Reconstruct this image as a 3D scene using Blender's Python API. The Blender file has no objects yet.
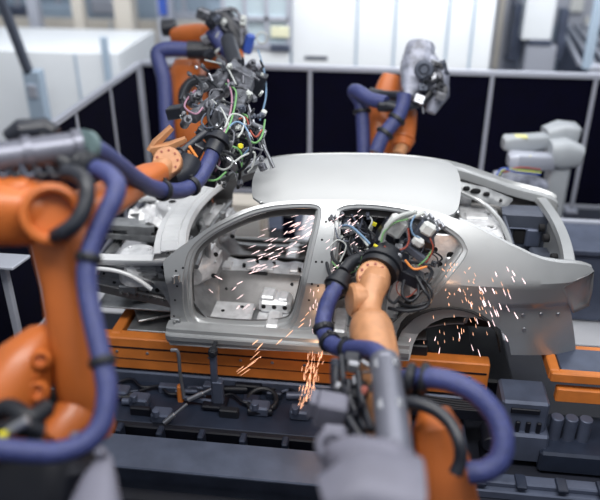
import bpy, bmesh, math, random
from mathutils import Vector, Matrix
random.seed(7)
V = Vector
scene = bpy.context.scene
COL = scene.collection

# ------------------------------------------------------------------ camera
PITCH = math.radians(27.6); YAW = math.radians(7.1); FPX = 707.0
F = V((-math.sin(YAW)*math.cos(PITCH), math.cos(YAW)*math.cos(PITCH), -math.sin(PITCH)))
R = V((math.cos(YAW), math.sin(YAW), 0)); U = R.cross(F)
def ray(x, y): return R*((x-300)/FPX) - U*((y-250)/FPX) + F
C = V((0, 0, .85)) - ray(300, 350)*5.65
def at(x, y, Z): return C + ray(x, y)*Z
def onY(x, y, Y):
    r = ray(x, y); return C + r*((Y-C.y)/r.y)
def onZ(x, y, Z):
    r = ray(x, y); return C + r*((Z-C.z)/r.z)
def onX(x, y, X):
    r = ray(x, y); return C + r*((X-C.x)/r.x)
cd = bpy.data.cameras.new('camera'); cam = bpy.data.objects.new('camera', cd); COL.objects.link(cam)
m = Matrix((R, U, -F)).transposed().to_4x4(); m.translation = C; cam.matrix_world = m
cd.sensor_width = 36; cd.lens = FPX/600*36; cd.clip_end = 200
cd.dof.use_dof = True; cd.dof.focus_distance = 5.45; cd.dof.aperture_fstop = .47
scene.camera = cam

# ------------------------------------------------------------------ materials
def lin(c):
    return tuple(((v/255)/12.92 if v/255 <= .04045 else (((v/255)+.055)/1.055)**2.4) for v in c) + (1,)
MATS = {}
def mat(name, col, rough=.5, metal=0., var=0., scale=8., bump=0., bscale=60., col2=None, emit=0, coat=0, alpha=1, trans=0, contrast=(.35,.65), detail=5, stretch=None):
    m = bpy.data.materials.new(name); m.use_nodes = True
    nt = m.node_tree; b = nt.nodes['Principled BSDF']
    b.inputs['Base Color'].default_value = lin(col)
    b.inputs['Roughness'].default_value = rough; b.inputs['Metallic'].default_value = metal
    b.inputs['Coat Weight'].default_value = coat; b.inputs['Alpha'].default_value = alpha
    b.inputs['Transmission Weight'].default_value = trans
    if emit:
        b.inputs['Emission Color'].default_value = lin(col); b.inputs['Emission Strength'].default_value = emit
    tc = nt.nodes.new('ShaderNodeTexCoord')
    src = tc.outputs['Object']
    if stretch:
        mp = nt.nodes.new('ShaderNodeMapping'); mp.inputs['Scale'].default_value = stretch
        nt.links.new(src, mp.inputs[0]); src = mp.outputs[0]
    if var or col2:
        n = nt.nodes.new('ShaderNodeTexNoise'); n.inputs['Scale'].default_value = scale; n.inputs['Detail'].default_value = detail
        nt.links.new(src, n.inputs['Vector'])
        cr = nt.nodes.new('ShaderNodeValToRGB')
        cr.color_ramp.elements[0].position = contrast[0]; cr.color_ramp.elements[1].position = contrast[1]
        c = lin(col); d = lin(col2) if col2 else tuple(min(1, k*(1-var)) for k in c[:3])+(1,)
        cr.color_ramp.elements[0].color = d; cr.color_ramp.elements[1].color = c
        nt.links.new(n.outputs['Fac'], cr.inputs[0]); nt.links.new(cr.outputs[0], b.inputs['Base Color'])
        mr = nt.nodes.new('ShaderNodeMapRange'); mr.inputs[3].default_value = max(0, rough-.08); mr.inputs[4].default_value = min(1, rough+.1)
        nt.links.new(n.outputs['Fac'], mr.inputs[0]); nt.links.new(mr.outputs[0], b.inputs['Roughness'])
    if bump:
        n2 = nt.nodes.new('ShaderNodeTexNoise'); n2.inputs['Scale'].default_value = bscale; n2.inputs['Detail'].default_value = 3
        nt.links.new(src, n2.inputs['Vector'])
        bp = nt.nodes.new('ShaderNodeBump'); bp.inputs['Strength'].default_value = bump; bp.inputs['Distance'].default_value = .01
        nt.links.new(n2.outputs['Fac'], bp.inputs['Height']); nt.links.new(bp.outputs[0], b.inputs['Normal'])
    MATS[name] = m; return m
M = {}
M['body'] = mat('body_steel', (176, 178, 179), .33, .45, .08, 3, .02, 40)
M['roof'] = mat('roof_steel', (176, 178, 179), .45, .15, .04, 2)
M['galv'] = mat('galvanised_sheet', (178, 180, 182), .34, .7, .35, 9, .25, 25)
M['bright'] = mat('bright_sheet', (234, 235, 237), .34, .3, .25, 14, .35, 22)
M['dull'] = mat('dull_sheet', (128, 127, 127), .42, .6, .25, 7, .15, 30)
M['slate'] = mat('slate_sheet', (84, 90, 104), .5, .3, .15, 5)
M['hole'] = mat('dark_recess', (14, 14, 18), .8)
M['orange'] = mat('orange_paint', (190, 102, 44), .42, 0, .14, 4, .04, 50, coat=.1)
M['orange2'] = mat('orange_paint_pale', (188, 134, 94), .42, .15, .16, 20, .12, 60)
M['beam'] = mat('orange_beam_paint', (220, 128, 56), .5, 0, .2, 6, .05, 30)
M['hose'] = mat('blue_hose', (62, 70, 122), .36, 0, .25, 40, .5, 160)
M['black'] = mat('black_rubber', (24, 27, 34), .5)
M['blackp'] = mat('black_plastic', (34, 37, 46), .38, 0, .3, 14)
M['greytube'] = mat('grey_cast_tube', (112, 114, 126), .36, .4, .12, 4)
M['cast'] = mat('grey_casting', (112, 112, 126), .55, .2, .2, 6, .1, 30)
M['steel'] = mat('machined_steel', (176, 178, 184), .3, .8, .2, 12)
M['gun'] = mat('gun_aluminium', (118, 120, 128), .42, .5, .6, 18, .3, 30)
M['whitep'] = mat('white_plastic', (212, 214, 212), .42, 0, .08, 3)
M['navy'] = mat('navy_curtain', (5, 5, 26), .9, 0, .3, 5)
MATS['navy_curtain'].node_tree.nodes['Principled BSDF'].inputs['Specular IOR Level'].default_value = .1
M['frame'] = mat('fence_frame', (178, 182, 194), .4, .2)
M['wallw'] = mat('white_panel', (236, 240, 244), .5, 0, .04, 1.5)
M['wallg'] = mat('pale_blue_panel', (168, 186, 204), .5, 0, .08, 2)
M['beige'] = mat('beige_column', (206, 200, 190), .6, 0, .1, 2)
M['floor'] = mat('dark_floor', (34, 38, 52), .6, 0, .4, 2.5, .1, 20)
M['floor2'] = mat('hall_floor', (206, 208, 214), .45, 0, .12, 1.2)
M['mach'] = mat('machine_paint_blue_grey', (46, 54, 72), .42, .25, .3, 5)
M['mach2'] = mat('machine_paint_light', (88, 96, 116), .42, .3, .25, 5)
M['dark'] = mat('dark_machine_paint', (12, 15, 28), .5, .1, .3, 6)
M['yellow'] = mat('yellow_tag', (226, 214, 40), .5)
M['green'] = mat('green_wire', (104, 156, 96), .45)
M['pink'] = mat('pink_wire', (158, 118, 138), .45)
M['cyan'] = mat('light_blue_wire', (104, 134, 164), .4)
M['redw'] = mat('red_wire', (140, 60, 44), .5)
M['orangew'] = mat('orange_wire', (224, 140, 70), .5)
M['greyw'] = mat('grey_cable', (176, 180, 178), .4)
M['blue'] = mat('blue_plastic', (52, 84, 170), .45)
M['wrap'] = mat('clear_film_wrap', (158, 162, 178), .3, .1, .6, 9, .8, 14)
M['glass'] = mat('window_glass', (190, 206, 214), .15, 0, .1, 1)
M['lampm'] = mat('lamp_diffuser', (255, 250, 240), .5, emit=6)
M['spark'] = mat('hot_spark', (255, 222, 222), .5, emit=2.2)
M['sparko'] = mat('orange_spark', (255, 190, 150), .5, emit=1.5)
M['cowl'] = mat('cowl_sheet', (232, 233, 234), .4, .15, .06, 6)
M['pale'] = mat('pale_machine_paint', (168, 173, 178), .42, 0, .08, 3)
M['copper'] = mat('copper_electrode', (200, 120, 80), .3, .8)
M['dark_speckle'] = mat('dark_speckled_sheet', (40, 40, 42), .8, 0, .5, 60, .5, 90)  # dark grey with fine speckle, for the rear wheelhouses

# ------------------------------------------------------------------ mesh builder
def spline(pts, n=8):
    pts = [V(p) for p in pts]
    if len(pts) < 3: return pts
    P = [pts[0]*2-pts[1]] + pts + [pts[-1]*2-pts[-2]]
    out = []
    for i in range(1, len(P)-2):
        for k in range(n):
            t = k/n; a, b, c, d = P[i-1], P[i], P[i+1], P[i+2]
            out.append(.5*((2*b)+(c-a)*t+(2*a-5*b+4*c-d)*t*t+(3*b-a-3*c+d)*t**3))
    out.append(pts[-1]); return out
def basis(z, up=None):
    z = z.normalized(); up = V(up) if up is not None else (V((0, 0, 1)) if abs(z.z) < .95 else V((0, 1, 0)))
    x = up.cross(z)
    if x.length < 1e-5: x = V((1, 0, 0)).cross(z)
    x.normalize(); return x, z.cross(x).normalized(), z
class MB:
    def __init__(s): s.v = []; s.f = []; s.parts = []
    def add(s, vs, fs):
        o = len(s.v); s.parts.append((o, len(s.f))); s.v += [V(p) for p in vs]; s.f += [tuple(i+o for i in f) for f in fs]; return s
    def box(s, c, d, rot=None, bev=0):
        x, y, z = d[0]/2, d[1]/2, d[2]/2
        Rm = Matrix.Identity(3) if rot is None else rot
        c = V(c)
        if bev:
            b = min(bev, x*.6, y*.6, z*.6)
            vs = []
            for sz in (-1, 1):
                for ring, zz in (((0, 1)), ((1, 1))) if False else ((0, 0),):
                    pass
            # chamfered box: 24 vertices
            vs = []; idx = {}
            for sx in (-1, 1):
                for sy in (-1, 1):
                    for sz in (-1, 1):
                        for ax in range(3):
                            p = [sx*(x-b), sy*(y-b), sz*(z-b)]
                            p[ax] = (sx*x, sy*y, sz*z)[ax]
                            idx[(sx, sy, sz, ax)] = len(vs); vs.append(c + Rm @ V(p))
            fs = []
            for ax in range(3):
                o = [a for a in range(3) if a != ax]
                for sg in (-1, 1):
                    q = []
                    for (u, w) in ((-1, -1), (1, -1), (1, 1), (-1, 1)):
                        k = [0, 0, 0]; k[ax] = sg; k[o[0]] = u; k[o[1]] = w; q.append(idx[(k[0], k[1], k[2], ax)])
                    fs.append(q)
            for ax in range(3):     # edges along ax
                o = [a for a in range(3) if a != ax]
                for u in (-1, 1):
                    for w in (-1, 1):
                        k1 = [0, 0, 0]; k1[o[0]] = u; k1[o[1]] = w
                        a = list(k1); a[ax] = -1; bb = list(k1); bb[ax] = 1
                        fs.append([idx[(*a, o[0])], idx[(*a, o[1])], idx[(*bb, o[1])], idx[(*bb, o[0])]])
            for sx in (-1, 1):
                for sy in (-1, 1):
                    for sz in (-1, 1): fs.append([idx[(sx, sy, sz, a)] for a in range(3)])
            return s.add(vs, fs)
        vs = [c + Rm @ V((i*x, j*y, k*z)) for i in (-1, 1) for j in (-1, 1) for k in (-1, 1)]
        return s.add(vs, [(0, 1, 3, 2), (4, 6, 7, 5), (0, 4, 5, 1), (2, 3, 7, 6), (0, 2, 6, 4), (1, 5, 7, 3)])
    def bar(s, p0, p1, w, h, up=None, bev=0):
        p0, p1 = V(p0), V(p1); x, y, z = basis(p1-p0, up)
        return s.box((p0+p1)/2, (w, h, (p1-p0).length), Matrix((x, y, z)).transposed(), bev)
    def loft(s, secs, n=20, up=None, e=2., cap=True, closed=False):
        # secs: (centre, a, b)
        pts = [V(q[0]) for q in secs]; rings = []
        X = None
        for i, q in enumerate(secs):
            if i == 0: t = pts[1]-pts[0]
            elif i == len(pts)-1: t = pts[-1]-pts[-2]
            else: t = (pts[i+1]-pts[i-1])
            if t.length < 1e-6: t = (pts[-1]-pts[0])
            t.normalize()
            if up is not None or X is None: x, y, z = basis(t, up)
            else:
                x = X - t*X.dot(t); x.normalize(); y = t.cross(x)
            X = x; ring = []
            for k in range(n):
                a = 2*math.pi*k/n; c, d = math.cos(a), math.sin(a)
                ring.append(pts[i] + x*(q[1]*math.copysign(abs(c)**(2/e), c)) + y*(q[2]*math.copysign(abs(d)**(2/e), d)))
            rings.append(ring)
        vs = [p for r in rings for p in r]; fs = []
        for i in range(len(rings)-1):
            for k in range(n):
                fs.append((i*n+k, i*n+(k+1) % n, (i+1)*n+(k+1) % n, (i+1)*n+k))
        if cap: fs.append(tuple(range(n))[::-1]); fs.append(tuple((len(rings)-1)*n+k for k in range(n)))
        return s.add(vs, fs)
    def tube(s, pts, r, n=12, sm=8, cap=True):
        P = spline(pts, sm) if sm else [V(p) for p in pts]
        if isinstance(r, (int, float)): rr = [r]*len(P)
        else:
            rr = []
            for i in range(len(P)):
                t = i/(len(P)-1)*(len(r)-1); k = min(int(t), len(r)-2); rr.append(r[k]*(1-t+k)+r[k+1]*(t-k))
        return s.loft([(p, q, q) for p, q in zip(P, rr)], n, cap=cap)
    def cyl(s, p0, p1, r, r2=None, n=24, bev=.12):
        p0, p1 = V(p0), V(p1); r2 = r if r2 is None else r2; d = (p1-p0); L = d.length; b = min(bev*min(r, r2), L*.3); d.normalize()
        return s.loft([(p0, r-b, r-b), (p0+d*b, r, r), (p1-d*b, r2, r2), (p1, r2-b, r2-b)], n)
    def lathe(s, p0, axis, prof, n=24):
        ax = V(axis).normalized(); p0 = V(p0)
        x, y, z = basis(ax); vs = []; fs = []
        for (h, r) in prof:
            for k in range(n):
                a = 2*math.pi*k/n; vs.append(p0+ax*h+(x*math.cos(a)+y*math.sin(a))*max(r, 1e-4))
        for i in range(len(prof)-1):
            for k in range(n): fs.append((i*n+k, i*n+(k+1) % n, (i+1)*n+(k+1) % n, (i+1)*n+k))
        fs.append(tuple(range(n))[::-1]); fs.append(tuple((len(prof)-1)*n+k for k in range(n)))
        return s.add(vs, fs)
    def torus(s, c, axis, r0, r1, n=24, k=8):
        x, y, z = basis(V(axis)); c = V(c); vs = []; fs = []
        for i in range(n):
            a = 2*math.pi*i/n; d = x*math.cos(a)+y*math.sin(a)
            for j in range(k):
                b = 2*math.pi*j/k; vs.append(c+d*(r0+r1*math.cos(b))+z*(r1*math.sin(b)))
        for i in range(n):
            for j in range(k): fs.append((i*k+j, ((i+1) % n)*k+j, ((i+1) % n)*k+(j+1) % k, i*k+(j+1) % k))
        return s.add(vs, fs)
    def prism(s, poly, d):
        n = len(poly); a = [V(p) for p in poly]; b = [p+V(d) for p in a]
        return s.add(a+b, [tuple(range(n))[::-1], tuple(range(n, 2*n))] + [(i, (i+1) % n, n+(i+1) % n, n+i) for i in range(n)])
    def grid(s, rows, close=False):
        n = len(rows[0]); vs = [p for r in rows for p in r]; fs = []
        for i in range(len(rows)-1):
            for k in range(n if close else n-1): fs.append((i*n+k, i*n+(k+1) % n, (i+1)*n+(k+1) % n, (i+1)*n+k))
        return s.add(vs, fs)
    def sheet(s, rows, t):      # a grid with thickness t (vector)
        n = len(rows[0]); s.grid(rows); s.grid([[V(p)+V(t) for p in r] for r in rows])
        edge = [p for p in rows[0]] + [r[-1] for r in rows[1:]] + [p for p in rows[-1][::-1]][1:] + [r[0] for r in rows[::-1]][1:-1]
        s.grid([[V(p) for p in edge], [V(p)+V(t) for p in edge]], True)
        return s
    def each(s, name, m, parent, ang=35, per=1):      # every added piece (or run of pieces) as an object of its own
        out = []; P = s.parts[::per]+[(len(s.v), len(s.f))]
        for (a, fa), (b, fb) in zip(P[:-1], P[1:]):
            q = MB(); q.v = s.v[a:b]; q.f = [tuple(i-a for i in f) for f in s.f[fa:fb]]; out.append(q.build(name, m, parent, ang))
        return out
    def build(s, name, m, parent=None, ang=35, solid=0, recalc=True):
        org = PW.get(parent.name, V((0, 0, 0))) if parent else V((0, 0, 0))
        me = bpy.data.meshes.new(name)
        if parent is None:
            org = V((sum(p.x for p in s.v), sum(p.y for p in s.v), 0))/len(s.v); org.z = min(p.z for p in s.v)
        me.from_pydata([tuple(p-org) for p in s.v], [], s.f)
        bm = bmesh.new(); bm.from_mesh(me)
        bmesh.ops.remove_doubles(bm, verts=bm.verts, dist=1e-5)
        if recalc: bmesh.ops.recalc_face_normals(bm, faces=bm.faces)
        for f in bm.faces: f.smooth = True
        for e in bm.edges:
            if len(e.link_faces) == 2 and e.calc_face_angle(0) > math.radians(ang): e.smooth = False
        bm.to_mesh(me); bm.free()
        me.materials.append(m)
        o = bpy.data.objects.new(name, me); COL.objects.link(o)
        if parent: o.parent = parent; PW[o.name] = org
        else: o.location = org; PW[o.name] = org
        if solid:
            md = o.modifiers.new('thickness', 'SOLIDIFY'); md.thickness = solid; md.offset = 0
        return o
PW = {}
def Rz0(a): return Matrix.Rotation(math.radians(a), 3, 'X')
def tag(o, label=None, cat=None, group=None, kind=None):
    if label: o['label'] = label
    if cat: o['category'] = cat
    if group: o['group'] = group
    if kind: o['kind'] = kind
    return o
def thing(name, label, cat, loc, group=None):
    o = bpy.data.objects.new(name, None); COL.objects.link(o); o.location = V(loc); PW[o.name] = V(loc)
    o.empty_display_size = .1
    return tag(o, label, cat, group)

# ------------------------------------------------------------------ the car body
W2 = .875                     # half width of the shell, near side at y = 0
def ys(x, z):
    zc = 1.46+.055*x
    if z >= zc:
        t = z-zc; y = .0+.37*t+.48*t*t
    else:
        t = zc-z; y = .32*t if t < .25 else .08+.16*(t-.25)
        if x > 1.45: k = min(1, (x-1.45)/.12)*min(1, max(0, (1.33-z)/.03)); y += .035*k*k*(3-2*k)
        if z < 1.0 and x < 1.45: y *= max(0, (z-.82)/.18)
    if x > 1.2: y += .10*(x-1.2)**2
    if x > 1.7: y += .35*(x-1.7)**2
    if x < -.6: y += .06*(x+.6)**2
    return y
def side(px, py):
    y = .1
    for _ in range(12):
        p = onY(px, py, y); y = .5*y+.5*ys(p.x, p.z)
    p = onY(px, py, ys(p.x, p.z)); return p
def trace(pix, n=4, closed=False):
    P = [side(*q) for q in pix]
    return P
def smooth2(P, n=4):
    N = len(P); out = []
    for i in range(N):
        a, b, c, d = P[i-1], P[i], P[(i+1) % N], P[(i+2) % N]
        for k in range(n):
            t = k/n; out.append(.5*((2*b)+(c-a)*t+(2*a-5*b+4*c-d)*t*t+(3*b-a-3*c+d)*t**3))
    return out
TOP = [(163,262),(170,255),(180,247),(192,239),(205,230),(218,222),(230,216),(242,210),(255,206),(268,203),(280,201.5),(300,200),(330,199.5),(360,200.5),(380,202),(400,204.5),(420,208),(440,213),(460,220),(480,229),(500,239.5),(510,245),(520,249.5),(532,255.5),(545,260),(560,262.5),(575,263.5),(586,265),(592,267.5),(594,271)]
REAR = [(586,275),(576,280),(568,284),(562,288),(565,295),(568,303),(571,312),(573,325),(575,340),(576,353)]
BOT = [(560,354),(540,355),(520,355),(511,355)]
ARCH = [(510,348),(508,340),(501,330),(491,322.5),(476,318),(458,316.5),(444,318),(431,323.5),(419,333),(413,345),(411,354),(409,361)]
SILLP = [(397,361),(380,360),(350,357),(320,354),(300,352),(260,350),(220,348),(190,346),(170,345)]
HINGE = [(167,338),(171,333),(170.5,318),(170,300),(167,285),(164,272)]
DOORF = [(185,262),(191,248),(202,237),(214,228.5),(228,221),(241,214.7),(255,209.6),(268,206.6),(280,204.9),(295,203.8),(309,203.6),(318,205.5),(321.5,211),(319.5,225),(316.5,238),(313,253),(309,272),(305,290),(301,306),(297,320),(290,330),(278,334.5),(260,336),(235,335.5),(212,333.5),(197,330.5),(187,321),(183,305),(182.5,285)]
DOORR = [(335.5,213),(341,207),(352,204.6),(366,204.4),(382,205.6),(400,208.3),(416,212.3),(432,218.5),(447,226.5),(460,236),(466,245.5),(467.5,252),(464,260),(455,272),(444,285.5),(432,299),(420,312),(408,325),(398,335),(388,342),(374,344.5),(355,343.5),(338,341.5),(328,337),(324,328),(325,310),(328,285),(331,258),(334,235)]
car = thing('car_body', 'bare silver white steel sedan body shell without doors, hood or trunk lid', 'car body', (.4, W2, .82))
from mathutils.geometry import delaunay_2d_cdt
def inside(p, loop):
    c = False; n = len(loop); x, z = p
    for i in range(n):
        x0, z0 = loop[i]; x1, z1 = loop[i-1]
        if (z0 > z) != (z1 > z) and x < (x1-x0)*(z-z0)/(z1-z0)+x0: c = not c
    return c
def dense(loop, d=.035):
    out = []
    for i, p in enumerate(loop):
        q = loop[(i+1) % len(loop)]; n = max(1, int((q-p).length/d)); out += [p.lerp(q, k/n) for k in range(n)]
    return out
def flat_panel(outline, holes, step=.035):
    loops = [[(p.x, p.z) for p in dense(l)] for l in [outline]+holes]
    vs = []; es = []
    for l in loops:
        o = len(vs); vs += [V(p) for p in l]; es += [(o+i, o+(i+1) % len(l)) for i in range(len(l))]
    nb = len(vs); x0 = min(v.x for v in vs); x1 = max(v.x for v in vs); z0 = min(v.y for v in vs); z1 = max(v.y for v in vs)
    for i in range(int((x1-x0)/step)+1):
        for k in range(int((z1-z0)/step)+1):
            p = (x0+(i+.5*(k % 2))*step, z0+k*step*.9)
            if inside(p, loops[0]) and not any(inside(p, l) for l in loops[1:]) and min((vs[q]-V(p)).length for q in range(nb)) > step*.5: vs.append(V(p))
    v, e, f, *_ = delaunay_2d_cdt(vs, es, [], 0, 1e-6)
    fs = []
    for t in f:
        c = ((v[t[0]].x+v[t[1]].x+v[t[2]].x)/3, (v[t[0]].y+v[t[1]].y+v[t[2]].y)/3)
        if inside(c, loops[0]) and not any(inside(c, l) for l in loops[1:]): fs.append(tuple(t))
    return [(p.x, p.y) for p in v], fs
out_side = trace(TOP+REAR+BOT+ARCH+SILLP+HINGE)
doorf = smooth2(trace(DOORF), 3); doorr = smooth2(trace(DOORR), 3)
v2, f2 = flat_panel(out_side, [doorf, doorr])
def offset_ring(P, d):
    N = len(P); ar = sum(P[i].x*P[(i+1) % N].z-P[(i+1) % N].x*P[i].z for i in range(N)); sg = 1 if ar > 0 else -1
    out = []
    for i in range(N):
        t = P[(i+1) % N]-P[i-1]; nn = V((-t.z, 0, t.x)); nn.y = 0; nn.normalize()
        out.append(P[i]+nn*(d*sg))
    for _ in range(3 if d > .02 else 0): out = [(out[i-1]+out[i]*2+out[(i+1) % N])/4 for i in range(N)]
    return out
def flange(mb, P, steps, far=False):
    rings = []
    for d, dy in steps:
        rings.append([V((p.x, (2*W2-ys(p.x, p.z)-dy) if far else ys(p.x, p.z)+dy, p.z)) for p in offset_ring(P, d)])
    mb.grid(rings, True)
ST = [(0, 0), (.004, .018), (.018, .022), (.028, .026), (.032, .050), (.046, .056), (.049, .062), (.048, .12)]
for far in (False, True):
    mb = MB(); mb.add([(x, 2*W2-ys(x, z) if far else ys(x, z), z) for x, z in v2], f2)
    # returned edges round the outline, arch and sill
    ring0 = [V((p.x, 2*W2-ys(p.x, p.z) if far else ys(p.x, p.z), p.z)) for p in dense(out_side)]
    sgn = -1 if far else 1
    mb.grid([ring0, [p+V((0, sgn*.02, -.012 if p.z > 1.6 else 0)) for p in ring0]], True)
    sp = mb.build('body_side', M['body'], car, 28)
    fl = MB(); flange(fl, doorf, ST, far); flange(fl, doorr, ST, far)
    fl.build('door_opening_flange', M['body'], sp, 40)
    # inner skin of pillars and rails, set inboard, closes the section
    ib = MB(); inner_out = out_side
    vi, fi = flat_panel(out_side, [offset_ring(doorf, .06), offset_ring(doorr, .06)], .07)
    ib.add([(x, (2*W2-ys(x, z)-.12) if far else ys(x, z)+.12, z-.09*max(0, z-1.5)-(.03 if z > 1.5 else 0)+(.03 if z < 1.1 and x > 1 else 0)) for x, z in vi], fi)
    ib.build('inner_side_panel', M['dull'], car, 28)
    # sill ledges
    sl = MB()
    prof = [(0.10, .975), (.03, .965), (.012, .955), (.006, .925), (-.014, .917), (-.022, .905), (-.018, .865), (.0, .845), (.005, .825), (.10, .82)]
    xs = [-1.10, -1.06]+[-1+.1*i for i in range(19)]+[.86]
    rows = []
    for x in xs:
        k = .012 if x < -1.08 else 0
        rows.append([V((x, (2*W2-(y+k)) if far else y+k, z)) for y, z in prof])
    sl.grid(rows); sl.add([rows[0][i] for i in range(len(prof))], [tuple(range(len(prof)))]); sl.add([rows[-1][i] for i in range(len(prof))], [tuple(range(len(prof)))])
    sl.build('sill', M['body'], car, 25)
# dimples, holes and bolts on hinge pillar and B pillar
hb = MB(); bb = MB()
for px, py in [(176,271),(177,286),(175,300),(174,316),(175,327),(179,330),(183,268),(316,262),(312,284),(309,300),(322,240),(318,286),(313,309),(322,262),(326,222)]:
    p = side(px, py); hb.cyl(p+V((0, -.003, 0)), p+V((0, .008, 0)), .009, n=12)
hb.each('pillar_hole', M['hole'], car)
for px, py in [(523,315),(541,314),(558,314),(524,329)]:
    p = side(px, py); bb.cyl(p+V((0, -.008, 0)), p+V((0, .008, 0)), .014, n=14)
bb.each('weld_stud', M['steel'], car)
# hinge plates
for (px, py) in [(177, 278), (178, 322)]:
    p = side(px, py); h = MB(); h.box(p+V((0, -.012, 0)), (.05, .02, .075), bev=.005)
    h.cyl(p+V((-.02, -.03, -.03)), p+V((-.02, -.03, .03)), .012, n=12); h.build('door_hinge', M['galv'], car)
# roof
topz = trace(TOP)
def edge_at(x):
    for a, b in zip(topz[6:20], topz[7:21]):
        if a.x <= x <= b.x:
            t = (x-a.x)/(b.x-a.x); return a.lerp(b, t)
    return topz[8]
rf = MB(); rows = []
NX, NY = 36, 24
for j in range(NY+1):
    v = j/NY*2-1; y = 0
    xa = -.40-.08*(1-abs(v)**2.4); xb = 1.13+.07*(1-abs(v)**2.2)
    if abs(v) > .8: xa += .10*((abs(v)-.8)/.2)**2; xb -= .06*((abs(v)-.8)/.2)**2
    row = []
    for i in range(NX+1):
        u = i/NX; x = xa+(xb-xa)*u; xe = max(-.32, min(1.12, x)); e = edge_at(xe)
        z = e.z-.014+.105*(1-v*v)**.85
        if x < -.32: z -= .35*(-.32-x)**1.5+.05*(-.32-x)
        if x > 1.12: z -= .5*(x-1.12)**1.3
        yy = y if abs(v) < 1 else y
        ye = e.y+.018; yy = W2+v*(W2-ye)
        row.append(V((x, yy, z)))
    rows.append(row)
rf.sheet(rows, (0, 0, -.018)); rf.build('roof_panel', M['roof'], car, 50)
# drip channel between roof and side, roof bows and headers
for s in (0, 1):
    ch = MB(); pts = []
    for i in range(25):
        e = edge_at(-.34+1.46*i/24); y = e.y+.018; pts.append(V((e.x, 2*W2-y if s else y, e.z-.018)))
    ch.tube(pts, .011, 8, 0); ch.build('roof_joint', M['galv'], car)
hd = MB()
for xx, w in ((-.33, .08), (1.12, .10), (.2, .08), (.65, .08)):
    hd.box((xx, W2, 1.925 if w > .1 else 1.95), (w, 1.02, .03), bev=.01)
hd.each('roof_bow', M['galv'], car)
# floor pan, tunnel, seat crossmembers
fp = MB(); rows = []
for i in range(41):
    x = -1.0+2.0*i/40; row = []
    for j in range(49):
        y = .20+(2*W2-.40)*j/48; d = abs(y-W2)
        z = .90+.20*max(0, min(1, (.38-d)/.26)) if x < .8 else .90
        z += .008*math.sin(x*40)*(1 if d > .2 else 0)
        if x < -.75: z += (-.75-x)*1.3
        row.append(V((x, y, z)))
    rows.append(row)
fp.sheet(rows, (0, 0, -.012)); fp.build('floor_pan', M['galv'], car, 40)
cm = MB()
for x in (-.25, .30):
    cm.box((x, .30, .94), (.12, .36, .08), bev=.02); cm.box((x, 2*W2-.30, .94), (.12, .36, .08), bev=.02)
cm.each('seat_crossmember', M['bright'], car)
br = MB(); br.box((-.62, .36, .93), (.35, .28, .04), bev=.012); br.box((-.15, .30, .93), (.5, .17, .03), bev=.01)
br.each('floor_reinforcement', M['bright'], car)
# tunnel side plate with slot
tn = MB(); TP = [(.46, .91), (.50, .93), (.64, 1.075), (.69, 1.115), (.73, 1.125)]
for sg in (0, 1):
    tn.sheet([[V((x, 2*W2-a if sg else a, b+.006*math.sin(x*9))) for a, b in TP] for x in [-.95+.08*k for k in range(22)]], (0, 0, -.01))
tn.build('tunnel_side', M['dull'], car)
tt = MB(); tt.sheet([[V((x, y, 1.125+.010*math.sin(x*31)+.006*math.sin(y*40))) for y in (.73, .79, .84, .89, .95)] for x in [-.95+.04*k for k in range(43)]], (0, 0, -.01))
for k in range(8): tt.box((-.75+.19*k+.03*(k % 2), .80, 1.14), (.08, .12, .03), bev=.01)
tt.build('tunnel_top', M['bright'], car)
ts = MB(); ts.box((-.46, .71, 1.125), (.17, .04, .02), Rz0(15), .006); ts.build('tunnel_slot', M['hole'], car)
bk = MB(); p = onY(276, 302, .45); bk.box(p, (.27, .20, .13), bev=.03); bk.box(p+V((-.06, 0, .07)), (.12, .16, .05), bev=.015); bk.box(p+V((.07, -.02, .065)), (.08, .12, .03), bev=.01)
bk.build('seat_bracket', M['bright'], car)
bh = MB()
for dx in (-.09, 0, .09): bh.cyl(p+V((dx, -.104, .01)), p+V((dx, -.09, .01)), .02, n=14)
bh.each('bracket_hole', M['hole'], car)
# far inner beltline rail under far window
# rear seat pan + bulkhead + wheelhouses
rs = MB(); rows = []
for i in range(9):
    t = i/8; row = []
    for j in range(13): row.append(V((.78+.5*t, .20+(2*W2-.40)*j/12, .92+.16*math.sin(t*math.pi/2)+.015*math.sin(j*2))))
    rows.append(row)
rs.sheet(rows, (0, 0, -.012)); rs.build('rear_seat_pan', M['galv'], car)
th = MB()
for x, y, z, q_ in ((-.72, .585, 1.02, .012), (-.66, .585, 1.02, .012), (-.15, .64, 1.075, .014), (.05, .62, 1.055, .018), (.22, .64, 1.075, .012), (-.85, .6, 1.03, .02)): th.cyl((x, y+.02, z-.02), (x, y-.006, z+.006), q_, n=12)
for x, y in ((-.60, .80), (-.34, .86), (-.10, .78), (-.02, .88), (.1, .8), (.2, .85), (-.5, .90)): th.cyl((x, y, 1.12), (x, y, 1.16), .016, n=12)
for x, y in ((-.7, .34), (-.55, .42), (.0, .38), (.1, .3), (.2, .4)): th.cyl((x, y, .90), (x, y, .957), .016, n=12)
th.each('floor_hole', M['hole'], car)
bhd = MB(); bhd.box((1.34, W2, 1.3), (.03, 1.36, .46), Matrix.Rotation(math.radians(14), 3, 'Y'), .008)
for k in range(5): bhd.box((1.31, .35+.28*k, 1.3), (.04, .05, .36), Matrix.Rotation(math.radians(14), 3, 'Y'), .01)
bhd.build('rear_bulkhead', M['galv'], car)
ps = MB(); ps.box((1.45, W2, 1.52), (.34, 1.20, .03), bev=.01)
for k in range(4):
    ps.box((1.42, .36+.29*k, 1.54), (.2, .12, .03), bev=.012); ps.lathe((1.52, .48+.27*k, 1.53), (0, 0, 1), [(0, .06), (.02, .05), (.02, .035), (.005, .03), (.005, 0)], 16)
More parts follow.
